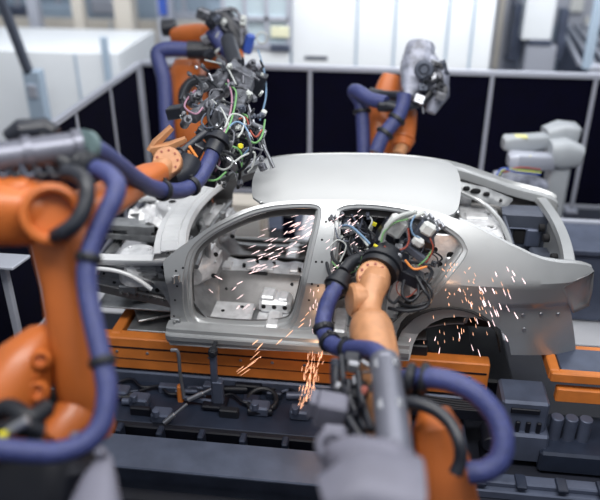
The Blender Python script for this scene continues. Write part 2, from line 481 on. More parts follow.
ps.build('parcel_shelf', M['bright'], car)
pr = MB(); pr.tube([(1.62, .28, 1.58), (1.63, .5, 1.58), (1.62, .95, 1.575), (1.56, 1.18, 1.60), (1.44, 1.31, 1.66), (1.28, 1.35, 1.72)], .022, 10)
pr.build('shelf_edge_channel', M['body'], car)
for s in (0, 1):        # rear inner quarter panels, with openings, seen through the rear window gap
    iq = MB(); y = 2*W2-.24 if s else .24
    iq.box((1.12, y, 1.56), (.56, .02, .54), bev=.006); iq.box((1.2, y, 1.62), (.22, .05, .05), bev=.01)
    iq.build('inner_quarter_panel', M['bright'], car)
    ih = MB()
    for px, pz, r in ((1.0, 1.70, .022), (1.12, 1.66, .03), (1.05, 1.58, .018), (1.2, 1.72, .012), (.96, 1.48, .02)): ih.cyl((px, y-.014, pz), (px, y+.014, pz), r, n=18)
    ih.each('panel_hole', M['hole'], car)
    sp_ = MB(); y = 2*W2-.42 if s else .42
    sp_.box((.92, y, 1.22), (.5, .02, .56), bev=.01); sp_.tube([(.75, y-.02, 1.0), (.80, y-.02, 1.3), (.98, y-.02, 1.45)], .02, 8); sp_.build('seat_side_panel', M['bright'], car)
    # wheelhouse: half barrel over the wheel
    wh = MB(); c = V((1.16, 0, .93)); rows = []
    for i in range(17):
        a = math.pi*i/16; rr = .40
        rows.append([V((c.x+rr*math.cos(a), (2*W2-yy) if s else yy, c.z+rr*.92*math.sin(a))) for yy in (.05, .12, .25, .40)])
    wh.grid(rows); wh.add([rows[i][3] for i in range(17)], [tuple(range(17))]); wh.build('rear_wheelhouse', M['dark_speckle'], car, 50, solid=.01)
# trunk: dark slate inner back, side gutters, rear panel
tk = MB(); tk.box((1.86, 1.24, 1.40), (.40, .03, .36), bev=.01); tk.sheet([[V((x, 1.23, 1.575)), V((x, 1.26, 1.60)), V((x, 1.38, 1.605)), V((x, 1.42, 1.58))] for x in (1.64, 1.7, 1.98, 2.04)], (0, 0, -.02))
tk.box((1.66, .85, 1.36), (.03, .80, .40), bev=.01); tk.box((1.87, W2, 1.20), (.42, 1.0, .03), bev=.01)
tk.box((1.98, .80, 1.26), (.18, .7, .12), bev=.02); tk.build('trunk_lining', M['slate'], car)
t2 = MB(); t2.box((1.84, 1.22, 1.38), (.17, .02, .15), bev=.008); t2.cyl((1.71, 1.225, 1.45), (1.71, 1.20, 1.45), .018); t2.build('trunk_recess', M['hole'], car)
t3 = MB(); t3.box((1.92, 1.19, 1.38), (.13, .04, .17), bev=.012); t3.box((1.76, 1.2, 1.46), (.30, .02, .012), bev=.004); t3.build('trunk_bracket', M['mach2'], car)
for s in (0, 1):
    g = MB(); rows = []
    for q in topz[18:29]:
        yy = [q.y-.002, q.y+.03, q.y+.05, q.y+.115, q.y+.13]; zz = [q.z-.002, q.z+.006, q.z-.02, q.z-.03, q.z-.09]
        rows.append([V((q.x, 2*W2-a if s else a, b)) for a, b in zip(yy, zz)])
    g.sheet(rows, (0, 0, -.008)); g.build('trunk_gutter', M['body'], car, 40)
for s in (0, 1):
    my = (lambda x, y, z: V((x, y if s else 2*W2-y, z)))
    hg = MB(); hg.prism([my(1.22, 1.36, 1.80), my(1.50, 1.37, 1.74), my(1.74, 1.39, 1.64), (my(1.68, 1.33, 1.59)), my(1.50, 1.32, 1.64), my(1.24, 1.33, 1.70)], (0, .015 if s else -.015, .015)); hg.build('c_pillar_gusset', M['galv'], car)
    gh = MB()
    for (x, y, z, r) in ((1.40, 1.335, 1.735, .045), (1.32, 1.34, 1.755, .03), (1.50, 1.34, 1.71, .028), (1.63, 1.345, 1.655, .012)):
        gh.cyl(my(x, y-.012, z-.004), my(x, y+.004, z+.012), r, n=16)
    gh.each('gusset_hole', M['hole'], car)
rp = MB(); rows = []
for i in range(15):
    v = i/14*2-1; x = 2.02+.05*(1-v*v); hw = .60
    rows.append([V((x-.045, W2+v*hw, 1.60)), V((x-.035, W2+v*hw, 1.645)), V((x+.02, W2+v*hw, 1.65)), V((x+.035, W2+v*hw, 1.62)), V((x, W2+v*hw, 1.5)), V((x, W2+v*hw, 1.1)), V((x-.03, W2+v*hw, 1.0))])
rp.sheet(rows, (-.02, 0, 0)); rp.build('tail_panel', M['body'], car, 40)
rh = MB()
for y in (.6, .95, 1.15): rh.cyl((1.95, y, 1.50), (2.0, y, 1.50), .035, n=16)
rh.each('tail_panel_hole', M['hole'], car)
# tail lamp recess
for s in (0, 1):
    tl = MB(); P = [side(*q) for q in [(562,288),(576,280),(588,275),(594,271),(591,290),(588,306),(573,313),(568,303)]]
    cen = sum(P, V())/len(P)
    inn = [cen+(p-cen)*.45+V((.02, .06, -.02)) for p in P]
    mir = (lambda p: V((p.x, 2*W2-p.y, p.z))) if s else (lambda p: p)
    o1 = [mir(p+V((.01 if k in (4, 5) else 0, .0, 0))) for k, p in enumerate(P)]
    tl.grid([o1, [mir(cen+(p-cen)*.85+V((.01, .03, 0))) for p in P], [mir(p) for p in inn]], True)
    tl.add([mir(p) for p in inn], [tuple(range(len(inn)))])
    tl.build('tail_lamp_recess', M['body'], car, 50, solid=.006)
# firewall and cowl
fw = MB(); fw.box((-1.06, W2, 1.22), (.03, 1.26, .62), Matrix.Rotation(math.radians(-8), 3, 'Y'), .01)
for k in range(4): fw.box((-1.03, .35+.37*k, 1.25), (.04, .12, .36), Matrix.Rotation(math.radians(-8), 3, 'Y'), .015)
fw.build('firewall', M['galv'], car)
co = MB(); rows = []
for j in range(61):
    v = j/60*2-1; y = W2+v*.72; bow = .12*(1-v*v)
    rid = .012*(1 if (j % 3 == 0) else 0)*(1 if abs(v) < .85 else 0)
    rows.append([V((-1.20-bow, y, 1.50)), V((-1.18-bow, y, 1.565)), V((-1.13-bow, y, 1.575)), V((-1.12-bow, y, 1.59+rid)), V((-.98-bow, y, 1.615+rid)), V((-.97-bow, y, 1.605)), V((-.92-bow, y, 1.61)), V((-.90-bow, y, 1.58))])
co.sheet(rows, (0, 0, -.01)); co.build('cowl_panel', M['cowl'], car, 25)
dp = MB(); dp.tube([(-.86, .2, 1.44), (-.9, .9, 1.46), (-.86, 1.5, 1.44)], .022, 12)
for y in (.5, .8, 1.1): dp.box((-.84, y, 1.40), (.05, .05, .25), bev=.01)
dp.build('dash_crossbar', M['galv'], car)
# footwell wheelhouse bulge seen in the front door opening
for s in (0, 1):
    y = 2*W2-.42 if s else .58
    fb = MB(); fb.loft([((-.98, y-.22, 1.26), .02, .02), ((-.98, y-.2, 1.26), .12, .11), ((-.95, y-.05, 1.28), .19, .16), ((-.95, y+.08, 1.28), .19, .16), ((-.98, y+.2, 1.28), .12, .11), ((-.98, y+.22, 1.28), .02, .02)], 26)
    for k in range(5): a = math.radians(20+k*28); fb.tube([(-.95+.185*math.cos(a), y-.1, 1.28+.16*math.sin(a)), (-.95+.19*math.cos(a), y+.1, 1.285+.165*math.sin(a))], .012, 6, 0)
    fo = fb.build('footwell_bulge', M['bright'], car, 40)
    q = MB(); q.cyl((-.80, y-.02, 1.36), (-.78, y-.03, 1.375), .02, n=14); q.cyl((-.80, y-.12, 1.22), (-.775, y-.14, 1.225), .018, n=14); q.build('footwell_hole', M['hole'], car)
# front structure: aprons, strut towers, rails
def fr(px, py, y): return onY(px, py, y)
for s in (0, 1):
    my = (lambda p: V((p[0], 2*W2-p[1], p[2]))) if s else (lambda p: V(p))
    ap = MB()
    # top flange of apron
    rows = []
    for i in range(13):
        t = i/12; x = -1.74+t*.70; yy = .20-.05*t; z = 1.45+.035*t+.03*t*t
        rows.append([my((x, yy, z-.045)), my((x, yy, z)), my((x, yy+.09, z+.004)), my((x, yy+.10, z-.03))])
    ap.grid(rows); ap.build('apron_top_rail', M['cowl'], car, 25, solid=.008)
    # side web
    web = MB()
    pl = [(-1.74, 1.43), (-1.05, 1.48), (-1.04, 1.0), (-1.10, 1.02), (-1.16, 1.16), (-1.26, 1.28), (-1.42, 1.35), (-1.60, 1.37), (-1.74, 1.36)]
    web.prism([my((a, .21, b)) for a, b in pl], (0, -.02 if s else .02, 0))
    for a in (0, .07, .14): web.bar(my((-1.52+a, .205, 1.40-.25*a*2)), my((-1.2, .205, 1.42-.5*a)), .012, .02)
    web.build('apron_web', M['galv'], car)
    wo = MB()
    for a, b, r in ((-1.135, 1.415, .020), (-1.13, 1.355, .018), (-1.115, 1.31, .020), (-1.17, 1.44, .008), (-1.25, 1.455, .007), (-1.09, 1.22, .01), (-1.09, 1.1, .01)):
        wo.cyl(my((a, .20, b)), my((a, .215, b)), r, n=16)
    wo.each('apron_hole', M['hole'], car)
    al = MB(); al.tube([my(q) for q in ((-1.80, .17, 1.36), (-1.66, .17, 1.385), (-1.48, .17, 1.365), (-1.34, .17, 1.30), (-1.24, .17, 1.22))], .019, 10)
    al.build('wheel_arch_lip', M['cowl'], car)
    # inner wheelhouse behind lip
    iw = MB(); rows = []
    for i in range(15):
        a = math.radians(20+150*i/14); rows.append([my((-1.52+.38*math.cos(a), yy, .98+.33*math.sin(a))) for yy in (.34, .40, .48, .56)])
    iw.grid(rows); iw.build('front_wheelhouse', M['dull'], car, 60, solid=.01)
    st = MB(); c = V(my((-1.40, .36, 0 if s else -.09)))
    st.lathe((c.x, c.y, 1.22), (0, 0, 1), [(0, .17), (.12, .17), (.21, .16), (.235, .145), (.245, .12), (.235, .085), (.24, .05), (.24, 0)], 32)
    for k in range(3): a = k*2.1+.4; st.cyl((c.x+.1*math.cos(a), c.y+.1*math.sin(a), 1.455), (c.x+.1*math.cos(a), c.y+.1*math.sin(a), 1.475), .014, n=10)
    st.box((c.x+.15, c.y, 1.33), (.34, .30, .2), bev=.05)
    st.build('strut_tower', M['bright'], car, 40)
    rg0 = random.Random(8+s); cr_ = MB(); rows = []
    for i in range(19):
        x = -1.86+.74*i/18
        rows.append([my((x, .24+.34*j/8+.01*rg0.random(), 1.36+.04*math.sin(i*.9+j)+.05*rg0.random()-.010*j+.05*(i/18)-(.10 if i < 4 else 0))) for j in range(9)])
    cr_.sheet(rows, (0, 0, -.01)); cr_.build('inner_fender_sheet', M['bright'], car, 25)
    if s: sh = MB(); sh.cyl((c.x, c.y, 1.455), (c.x, c.y, 1.468), .035, n=18); sh.build('strut_hole', M['hole'], car)
    ia = MB(); pl = [(-1.84, 1.30), (-1.15, 1.36), (-1.12, 1.08), (-1.30, 1.02), (-1.84, 1.10)]
    ia.prism([my((a, .33, b)) for a, b in pl], (0, -.012 if s else .012, 0))
    ia.bar(my((-1.82, .322, 1.22)), my((-1.2, .322, 1.16)), .012, .025); ia.bar(my((-1.7, .322, 1.29)), my((-1.4, .322, 1.28)), .012, .03); ia.box(my((-1.5, .31, 1.12)), (.16, .04, .08), bev=.012)
    ia.build('inner_apron', M['galv'], car)
    ih = MB()
    for a, b, q_ in ((-1.45, 1.26, .02), (-1.38, 1.20, .024), (-1.42, 1.14, .012), (-1.30, 1.24, .028), (-1.25, 1.12, .02), (-1.62, 1.17, .014), (-1.7, 1.25, .01), (-1.34, 1.09, .016), (-1.2, 1.2, .014)): ih.cyl(my((a, .318, b)), my((a, .335, b)), q_, n=14)
    ih.each('apron_hole', M['hole'], car)
    # lower longitudinal rail
    lr = MB(); lr.bar(my((-1.95, .48, 1.17)), my((-1.0, .48, 1.12)), .10, .13, bev=.012)
    lr.box(my((-1.96, .48, 1.17)), (.02, .16, .18), bev=.004)
    for k in range(4): lr.box(my((-1.8+.2*k, .425, 1.17)), (.1, .012, .05), bev=.004)
    lr.build('longitudinal_rail', M['galv'], car)
    ds = MB(); ds.bar(my((-1.9, .36, 1.12)), my((-1.1, .30, 1.02)), .05, .09, bev=.01)
    for k in range(7): ds.cyl(my((-1.55+.06*k, .26, 1.10-.008*k)), my((-1.55+.06*k, .30, 1.10-.008*k)), .012, n=10)
    ds.build('side_member', M['dull'], car)
# far front rail box (clear C section end)
fc = MB(); fc.box((-1.76, 1.20, 1.31), (.50, .17, .015), bev=.004); fc.box((-1.76, 1.20, 1.17), (.50, .17, .015), bev=.004); fc.box((-1.76, 1.28, 1.24), (.50, .015, .14), bev=.004)
fc.box((-1.76, 1.12, 1.285), (.50, .012, .05), bev=.004); fc.box((-1.76, 1.12, 1.195), (.50, .012, .05), bev=.004); fc.box((-1.66, 1.12, 1.24), (.24, .010, .06), bev=.004); fc.box((-2.0, 1.2, 1.24), (.015, .18, .17), bev=.004)
fc.build('crash_rail', M['galv'], car)
xm = MB(); xm.bar((-1.93, .45, 1.06), (-1.93, 1.4, 1.06), .07, .07, bev=.01); xm.bar((-1.62, .45, 1.02), (-1.62, 1.4, 1.02), .10, .06, bev=.01); xm.each('front_crossmember', M['galv'], car)
ub = MB(); ub.box((-1.45, 1.0, .90), (.75, 1.3, .015), bev=.004)
ub.box((-1.42, .62, .93), (.34, .30, .03), Matrix.Rotation(.3, 3, 'Z'), .01); ub.build('undertray', M['galv'], car)

# ------------------------------------------------------------------ carrier under the car
carrier = thing('carrier_frame', 'long orange steel carrier frame running underneath the car body', 'carrier', (.3, .5, .4))
def beam(name, x0, x1, y, z0, z1, w, parent, m=None, groove=True):
    b = MB(); b.box(((x0+x1)/2, y, (z0+z1)/2), (x1-x0, w, z1-z0), bev=.01); o = b.build(name, m or M['beam'], parent)
    return o
gy = .20
b0 = beam('side_beam', -1.75, 1.52, gy, .42, .74, .12, carrier)
g = MB(); g.box((-.1, gy-.062, .645), (3.2, .006, .014)); g.box((-.1, gy-.062, .53), (3.2, .005, .006)); g.build('beam_seam', M['dark'], b0)
for k in range(14): 
    pass
bt = MB()
for k in range(12): bt.cyl((-1.6+.27*k, gy-.068, .60), (-1.6+.27*k, gy-.058, .60), .013, n=10)
bt.each('bolt', M['steel'], b0)
beam('side_beam', -1.75, 1.52, 1.45, .42, .74, .12, carrier)
for x in (-1.62, -.3, .6):
    b = MB(); b.bar((x, .2, .70), (x, 1.45, .70), .09, .10, bev=.01); b.build('cross_beam', M['beam'], carrier)
dk = MB(); dk.box((-.1, .9, .50), (3.1, 1.2, .04), bev=.01); dk.build('deck_plate', M['dark'], carrier)
pd = MB(); pd.box((-1.22, .72, .715), (.66, .86, .02), bev=.006); pd.box((-1.35, .5, .80), (.35, .25, .02), Matrix.Rotation(.5, 3, 'Z'), .006); pd.box((-1.15, .75, .79), (.4, .5, .02), bev=.006); pd.box((-1.25, 1.1, .78), (.5, .4, .02), bev=.006)
pd.each('support_plate', M['galv'], carrier)
for x in (-.95, .95):
    b = MB(); b.box((x, .24, .79), (.14, .10, .10), bev=.01); b.cyl((x, .24, .80), (x, .24, .86), .02, n=12); b.build('locating_pad', M['black'], carrier)
# orange carrier table further right
ct = thing('transfer_table', 'orange framed transfer table with grey top at the right edge', 'table', (2.3, .5, .3))
p0 = onZ(545, 346, .75); 
yf = onZ(552, 371, .75).y; yb_ = p0.y; xl_ = onZ(549, 360, .75).x
tb = MB(); tb.box((xl_+.75, (yf+yb_)/2, .745), (1.36, yb_-yf-.05, .03), bev=.006); tb.build('table_top', M['mach2'], ct)
for yy_ in (yf, yb_):
    b = MB(); b.box((xl_+.74, yy_, .71), (1.5, .07, .09), bev=.01); b.box((xl_+.78, yy_, .54), (1.45, .07, .13), bev=.01); b.build('frame_rail', M['beam'], ct)
b = MB(); b.box((xl_+.02, (yf+yb_)/2, .715), (.08, yb_-yf, .10), bev=.01); b.build('frame_rail', M['beam'], ct)
for x in (xl_+.9, xl_+1.35):
    b = MB(); b.box((x, (yf+yb_)/2, .24), (.1, .1, .48), bev=.01); b.build('leg', M['mach'], ct)

# ------------------------------------------------------------------ floor and machinery below
fl = MB(); fl.box((0, 6, -.05), (26, 24, .1)); tag(fl.build('floor', M['floor'], None), kind='structure')
def slab(name, pxl, pxr, pyb, pyf, z, h, m, label, cat, group=None, parts=()):
    a = onZ(pxl, pyf, z); b = onZ(pxr, pyf, z); y0 = (a.y+b.y)/2; yb = onZ((pxl+pxr)/2, pyb, z).y
    mb = MB(); mb.box(((a.x+b.x)/2, (y0+yb)/2, z-h/2), (b.x-a.x, abs(yb-y0), h), bev=.012)
    o = mb.build(name, m); tag(o, label, cat, group); return o, ((a.x+b.x)/2, y0, yb)
lf = thing('lift_track', 'wide blue grey floor track beam across the bottom of the view', 'track', (-.3, -1.0, 0))
ya = onZ(220, 442, .35).y; yb2 = onZ(220, 476, .35).y
b = MB(); b.box((-.55, (ya+yb2)/2, .335), (2.7, ya-yb2, .03), bev=.01); b.box((-.55, (ya+yb2)/2+.02, .16), (2.6, (ya-yb2)*.7, .32), bev=.01); b.build('track_beam', M['mach2'], lf)
b = MB(); b.box((-.55, yb2-.10, .10), (2.7, .12, .2), bev=.01); b.build('lower_rail', M['dark'], lf)
b = MB(); b.box((-.55, yb2-.32, .09), (2.7, .16, .18), bev=.01); b.build('lower_rail', M['mach'], lf)
b = MB()
for k in range(8): b.box((-1.7+.33*k, ya+.06, .22), (.05, .10, .3), bev=.01)
b.each('rib', M['mach'], lf)
lt = thing('lifting_bed', 'dark blue grey lifting bed on the floor below the orange carrier', 'lift', (-.2, .0, 0))
y1 = onZ(220, 385, .35).y; y2 = onZ(220, 432, .30).y
b = MB(); b.box((-.3, (y1+y2)/2+.05, .26), (3.3, (y1-y2), .05), bev=.01); b.build('bed_plate', M['mach'], lt)
b = MB(); b.box((-.3, y1+.10, .32), (3.3, .12, .14), bev=.015); b.build('bed_beam', M['mach2'], lt)
b = MB(); b.box((-.3, y2+.0, .16), (3.3, .06, .3), bev=.01); b.build('bed_face', M['dark'], lt)
for px, py in ((140, 400), (162, 415), (260, 408), (300, 412), (120, 392)):
    q = onZ(px, py, .33); b = MB(); b.box(q, (.16, .12, .09), bev=.015); b.cyl(q+V((-.03, -.05, .03)), q+V((-.03, -.05, .09)), .03); b.build('mounting_block', M['dark'] if px % 2 else M['mach2'], lt)
q = onZ(262, 400, .33); b = MB(); b.torus(q+V((0, 0, .0)), (0, -.2, 1), .12, .022, 24, 8); b.build('cable_ring', M['black'], lt)
rq = random.Random(41)
for k in range(26):
    px, py = rq.uniform(105, 320), rq.uniform(384, 428); q = onZ(px, py, .30); b = MB()
    if k % 3 == 0: b.cyl(q+V((-.10, 0, .02)), q+V((.10, .02, .02)), rq.uniform(.018, .035))
    elif k % 3 == 1: b.box(q+V((0, 0, .02)), (rq.uniform(.05, .25), rq.uniform(.04, .1), rq.uniform(.04, .10)), bev=.01)
    else: b.tube([q+V((-.2, 0, .01)), q+V((-.05, .06, .03)), q+V((.08, -.03, .03)), q+V((.22, .03, .01))], .014, 8)
    b.build(['air_cylinder', 'mounting_block', 'air_line'][k % 3], M[rq.choice(['dark', 'mach', 'mach2', 'mach2', 'black'])], lt)
# floor plates behind
b = MB(); b.box((0, .9, .2), (3.6, .9, .3), bev=.02); tag(b.build('machine_plinth', M['dark']), 'dark machine plinth on the floor under the orange carrier', 'plinth')
# clamps/support posts in front of the sill
def post(px, pyt, pyb, label, w=.055):
    top = onY(px, pyt, -.10); bot = onY(px+3, pyb, -.10); t = thing('support_post', label, 'support post', (bot.x, -.1, .28))
    b = MB(); b.bar((bot.x, -.10, .30), (top.x, -.10, top.z-.03), w, w*.8, bev=.008); b.box((bot.x+.03, -.10, .44), (.09, .06, .24), bev=.01); b.build('column', M['mach2'], t)
    b = MB(); b.box((bot.x, -.1, .325), (.20, .16, .04), bev=.01); b.cyl((bot.x-.06, -.15, .32), (bot.x-.06, -.15, .35), .02); b.cyl((bot.x+.06, -.15, .32), (bot.x+.06, -.15, .35), .02); b.build('foot', M['dark'], t)
    b = MB(); b.box((top.x, -.1, top.z), (.07, .07, .07), bev=.015); b.cyl((top.x, -.06, top.z+.0), (top.x, -.145, top.z+.0), .03); b.bar((top.x, -.1, top.z+.02), (top.x+.01, .02, top.z+.05), .03, .02); b.build('clamp_head', M['black'], t)
    return t
post(213, 352, 412, 'dark grey support post with black clamp head under the front door opening')
t = thing('clamp_arm', 'slim pale grey bent clamp arm left of the dark support post', 'clamp', onY(178, 348, -.06))
a = onY(171, 350, -.08); b_ = onY(178, 352, -.08); c_ = onY(184, 398, -.08)
b = MB(); b.tube([a, b_, onY(180, 372, -.08), c_], .015, 8, 4); b.build('arm', M['steel'], t)
b = MB(); b.bar(onY(180, 385, -.06), onY(181, 402, -.06), .05, .05, bev=.01); b.build('arm_foot', M['beam'], t)
b = MB(); b.bar(onY(184, 398, -.08), onY(212, 402, -.10), .03, .05, bev=.01); b.build('arm_link', M['mach2'], t)
for k, (x0, y0, x1, y1_, nm) in enumerate(((164, 423, 187, 404, 'slim steel pneumatic rod slanting on the lifting bed, left one'), (188, 400, 222, 384, 'slim steel pneumatic rod slanting beside the dark support post'))):
    b = MB(); p = onZ(x0, y0, .36); q = onZ(x1, y1_, .50); b.cyl(p, q, .012, n=12); b.cyl(p, p.lerp(q, .45), .02, n=12); tag(b.build('pneumatic_rod', M['steel']), nm, 'rod')

# right-hand lower machinery
def block(name, px0, px1, py0, py1, Z, d, m, parent=None, bev=.015):
    a = at(px0, (py0+py1)/2, Z); b = at(px1, (py0+py1)/2, Z); t = at((px0+px1)/2, py0, Z); u = at((px0+px1)/2, py1, Z)
    c = at((px0+px1)/2, (py0+py1)/2, Z)+V((0, d/2, 0)); mb = MB()
    mb.box(c, ((b-a).length, d, abs(t.z-u.z)), bev=bev); return mb.build(name, m, parent)
rm = thing('drive_unit', 'blue grey gearbox and drive unit below the rear bumper', 'drive unit', V((onY(520, 470, .1).x, .1, 0)))
xr = onY(520, 430, -.1).x
b = MB(); b.box((xr, .0, .45), (.36, .3, .34), bev=.02); b.box((xr, -.02, .20), (.42, .36, .28), bev=.02); b.build('gear_housing', M['mach2'], rm)
b = MB(); b.box((xr, -.155, .54), (.22, .02, .05), bev=.008)
for k in range(4): b.box((xr-.12+.08*k, -.16, .36), (.035, .02, .16), bev=.006)
b.each('vent_slot', M['dark'], rm)
b = MB()
for k in range(3): b.cyl((xr+.28+.11*k, -.05, .2), (xr+.28+.11*k, -.05, .43), .05); 
b.each('motor', M['mach2'], rm)
b = MB(); b.box((xr+.5, .0, .12), (.7, .5, .2), bev=.02); b.box((xr+.68, -.2, .32), (.08, .08, .26), Matrix.Rotation(.25, 3, 'Y'), .01); b.build('bracket_frame', M['mach'], rm)
b = MB(); b.cyl((xr-.25, -.1, .3), (xr-.25, -.3, .3), .07); b.cyl((xr-.25, -.1, .14), (xr-.25, -.3, .14), .06); b.each('pulley', M['dark'], rm)
rb = thing('floor_rail', 'grey floor rail at the lower right behind the blue hose', 'rail', (xr, -.7, 0))
q = onZ(520, 480, .12); b = MB(); b.box((q.x, q.y, .10), (1.6, .10, .05), bev=.01); b.box((q.x, q.y, .04), (1.6, .2, .08), bev=.01); b.build('rail_bar', M['mach2'], rb)
b = MB(); 
for k in range(5): b.box((q.x-.6+.3*k, q.y-.03, .13), (.08, .14, .03), bev=.006)
b.each('rail_clip', M['mach'], rb)
dr = thing('cable_tray', 'dark cable tray on the floor below the rear wheel arch', 'cable tray', (1.2, .1, 0))
b = MB(); b.box((1.20, .0, .38), (.8, .2, .05), bev=.01); b.box((1.20, -.1, .42), (.8, .02, .1), bev=.004); b.build('tray', M['dark'], dr)
b = MB()
for k in range(5): b.tube([(.82, -.06+.03*k, .42), (1.0, -.05+.03*k, .43), (1.3, -.07+.03*k, .42), (1.58, -.05+.03*k, .42)], .012, 8)
b.each('cable', M['black'], dr)

# ------------------------------------------------------------------ safety fences and hall
FY = 5.0; FZ = 1.92; FX = -2.87
def fence(name, label, pts, ztop, posts, panel_m):
    t = thing(name, label, 'fence', (pts[0][0], pts[0][1], 0)); 
    p0, p1 = V((*pts[0], 0)), V((*pts[1], 0)); d = (p1-p0).normalized(); L = (p1-p0).length
    ss = sorted(posts); 
    for a, b in zip(ss[:-1], ss[1:]):
        mb = MB(); A = p0+d*a; B = p0+d*b; mb.bar(A+V((0, 0, ztop/2+.04)), B+V((0, 0, ztop/2+.04)), .02, ztop-.12, up=(0, 0, 1))
        mb.build('curtain_panel', panel_m, t)
    for a in ss:
        mb = MB(); A = p0+d*a; mb.box(A+V((0, 0, ztop/2)), (.05, .05, ztop), bev=.006); mb.box(A+V((0, 0, .01)), (.16, .16, .02)); mb.build('post', M['frame'], t)
    mb = MB(); mb.bar(p0+V((0, 0, ztop)), p1+V((0, 0, ztop)), .07, .07, up=(0, 0, 1), bev=.006); mb.build('top_rail', M['frame'], t)
    mb = MB(); mb.bar(p0+V((0, 0, .08)), p1+V((0, 0, .08)), .05, .05, up=(0, 0, 1), bev=.006); mb.build('bottom_rail', M['frame'], t)
    return t
x310 = onY(310, 100, FY).x; x493 = onY(493, 72, FY).x; x597 = onY(597, 75, FY).x
fence('safety_fence', 'navy curtain safety fence running across behind the car', ((FX, FY), (6.2, FY)), FZ, [0.0, x310-FX, x493-FX, x597-FX, x597-FX+1.6, 9.07], M['navy'])
yp = [FY-0.0, onX(141, 62, FX).y, onX(109, 88, FX).y, onX(66, 125, FX).y]
yy0 = -1.6
fence('safety_fence', 'navy curtain safety fence receding along the left side', ((FX, FY-.08), (FX, yy0)), FZ, [0.1, FY-.08-yp[2], 2.2, 3.6, 5.0, FY-.08-yy0], M['navy'])
# low grey bench behind the car seen through the front window gap
# light floor beyond fence etc.
def panelwall(name, label, cat, x0, x1, y, z0, z1, d, m, seams, cap=True):
    t = thing(name, label, cat, ((x0+x1)/2, y, z0))
    mb = MB(); mb.box(((x0+x1)/2, y+d/2, (z0+z1)/2), (x1-x0, d, z1-z0), bev=.01); mb.build('panel', m, t)
    if seams:
        mb = MB()
        for s in seams: mb.box((x0+(x1-x0)*s, y-.004, (z0+z1)/2), (.035, .02, z1-z0-.05))
        mb.each('panel_seam', M['wallg'], t)
    return t
YB = 6.5
xa = onY(292, 40, YB).x; xb = onY(492, 40, YB).x
t = panelwall('control_cabinet', 'tall white panelled enclosure directly behind the fence at centre', 'enclosure', xa, xb, YB, 0, 3.6, 1.2, M['wallw'], [.33, .52, .78, .9])
mb = MB(); q = onY(316, 58, YB); mb.box(q, (.36, .02, .06), bev=.01); mb.build('name_plate', M['slate'], t)
# window wall strip to the left of it
wa = thing('wall_back', None, None, (0, 14, 0)); tag(wa, kind='structure')
YW = 13.0
mb = MB(); mb.box((2, YW+.1, 3), (40, .2, 8)); o = mb.build('wall_panel', M['wallg'], wa)
# glazed office front between cabinet and left hall
t = thing('partition_wall', 'pale glazed partition with green tinted panes behind the left fence', 'partition', (-.8, 6.36, 0))
YP = 6.36; xl = onY(225, 30, YP).x; xrr = onY(289, 30, YP).x
mb = MB(); mb.box(((xl+xrr)/2, YP, .75), (xrr-xl, .12, 2.2), bev=.01); mb.build('lower_panel', M['wallw'], t)
for k in range(3):
    mb = MB(); a = xl+(xrr-xl)*k/3; mb.box((a+(xrr-xl)/6, YP, 2.6), ((xrr-xl)/3-.06, .04, 1.5)); mb.build('pane', M['glass'], t)
mb = MB()
for k in range(4): mb.box((xl+(xrr-xl)*k/3, YP-.02, 2.6), (.06, .1, 1.5))
mb.box(((xl+xrr)/2, YP-.02, 1.92), (xrr-xl, .12, .08)); mb.box(((xl+xrr)/2, YP-.02, onY(260, 18, YP).z), (xrr-xl, .1, .06)); mb.build('mullion', M['frame'], t)
mb = MB(); q = onY(280, 48, YP-.08); mb.box(q, (.3, .03, .11), bev=.01); mb.build('sign_plate', M['mach2'], t)
mb = MB(); q = onY(280, 32, YP-.08); mb.box(q, (.28, .02, .16), bev=.01); mb.build('notice_sheet', mat('cream_sheet', (226, 226, 196), .6), t)
# white shelf behind fence (bright strip above top rail)
t = panelwall('low_enclosure', 'low white machine enclosure just beyond the left fence', 'enclosure', -9.0, onY(118, 60, 6.6).x, 6.6, 0, onY(60, 52, 6.6).z, 2.0, M['wallw'], [.5, .86])
mb = MB(); mb.box((onY(108, 75, 6.55).x, 6.56, 1.1), (.12, .05, 1.7), bev=.01); mb.build('corner_post', M['wallg'], t)
t = thing('service_column', 'pale blue service column with a dark pole in front of white enclosure', 'column', V((onY(37, 100, 5.6).x, 5.6, 0)))
cx = onY(38, 100, 5.6).x
zt = onY(38, 70, 5.6).z
mb = MB(); mb.box((cx, 5.6, zt/2), (.26, .2, zt), bev=.01); mb.build('casing', M['wallg'], t)
mb = MB(); mb.bar((cx-.04, 5.55, zt-.05), (cx-.40, 5.55, zt+1.6), .13, .1, bev=.01); mb.build('pole', M['slate'], t)
mb = MB(); mb.box((cx, 5.48, zt-.3), (.14, .03, .2), bev=.008); mb.build('hatch', M['frame'], t)
# hall columns and low beige wall band far behind
t = panelwall('storage_racking', 'beige low partition far behind the white enclosure at upper left', 'partition', -14, onY(215, 40, 10).x, 10, 0, onY(80, 20, 10).z, .3, M['beige'], [.6, .8, .9])
for px, w, mm, lb in ((38, .22, 'frame', 'pale hall column at far left edge of hall'), (82, .22, 'beige', 'slim beige hall column left of the blue marked one'), (128, .36, 'beige', 'broad beige hall column behind the left fence corner'), (168, .3, 'frame', 'pale hall column with a blue box on it')):
    x = onY(px, 30, 9.4).x; t = thing('hall_column', lb, 'column', (x, 9.4, 0))
    mb = MB(); mb.box((x, 9.4, 2.6), (w, w, 5.2), bev=.01); mb.build('shaft', M[mm], t)
    mb = MB(); mb.box((x, 9.4, .1), (w+.2, w+.2, .2), bev=.01); mb.build('base_plate', M['mach2'], t)
    if px == 168:
        mb = MB(); mb.box((x, 9.2, onY(168, 3, 9.2).z), (.16, .1, .45), bev=.01); mb.build('blue_box', M['blue'], t)
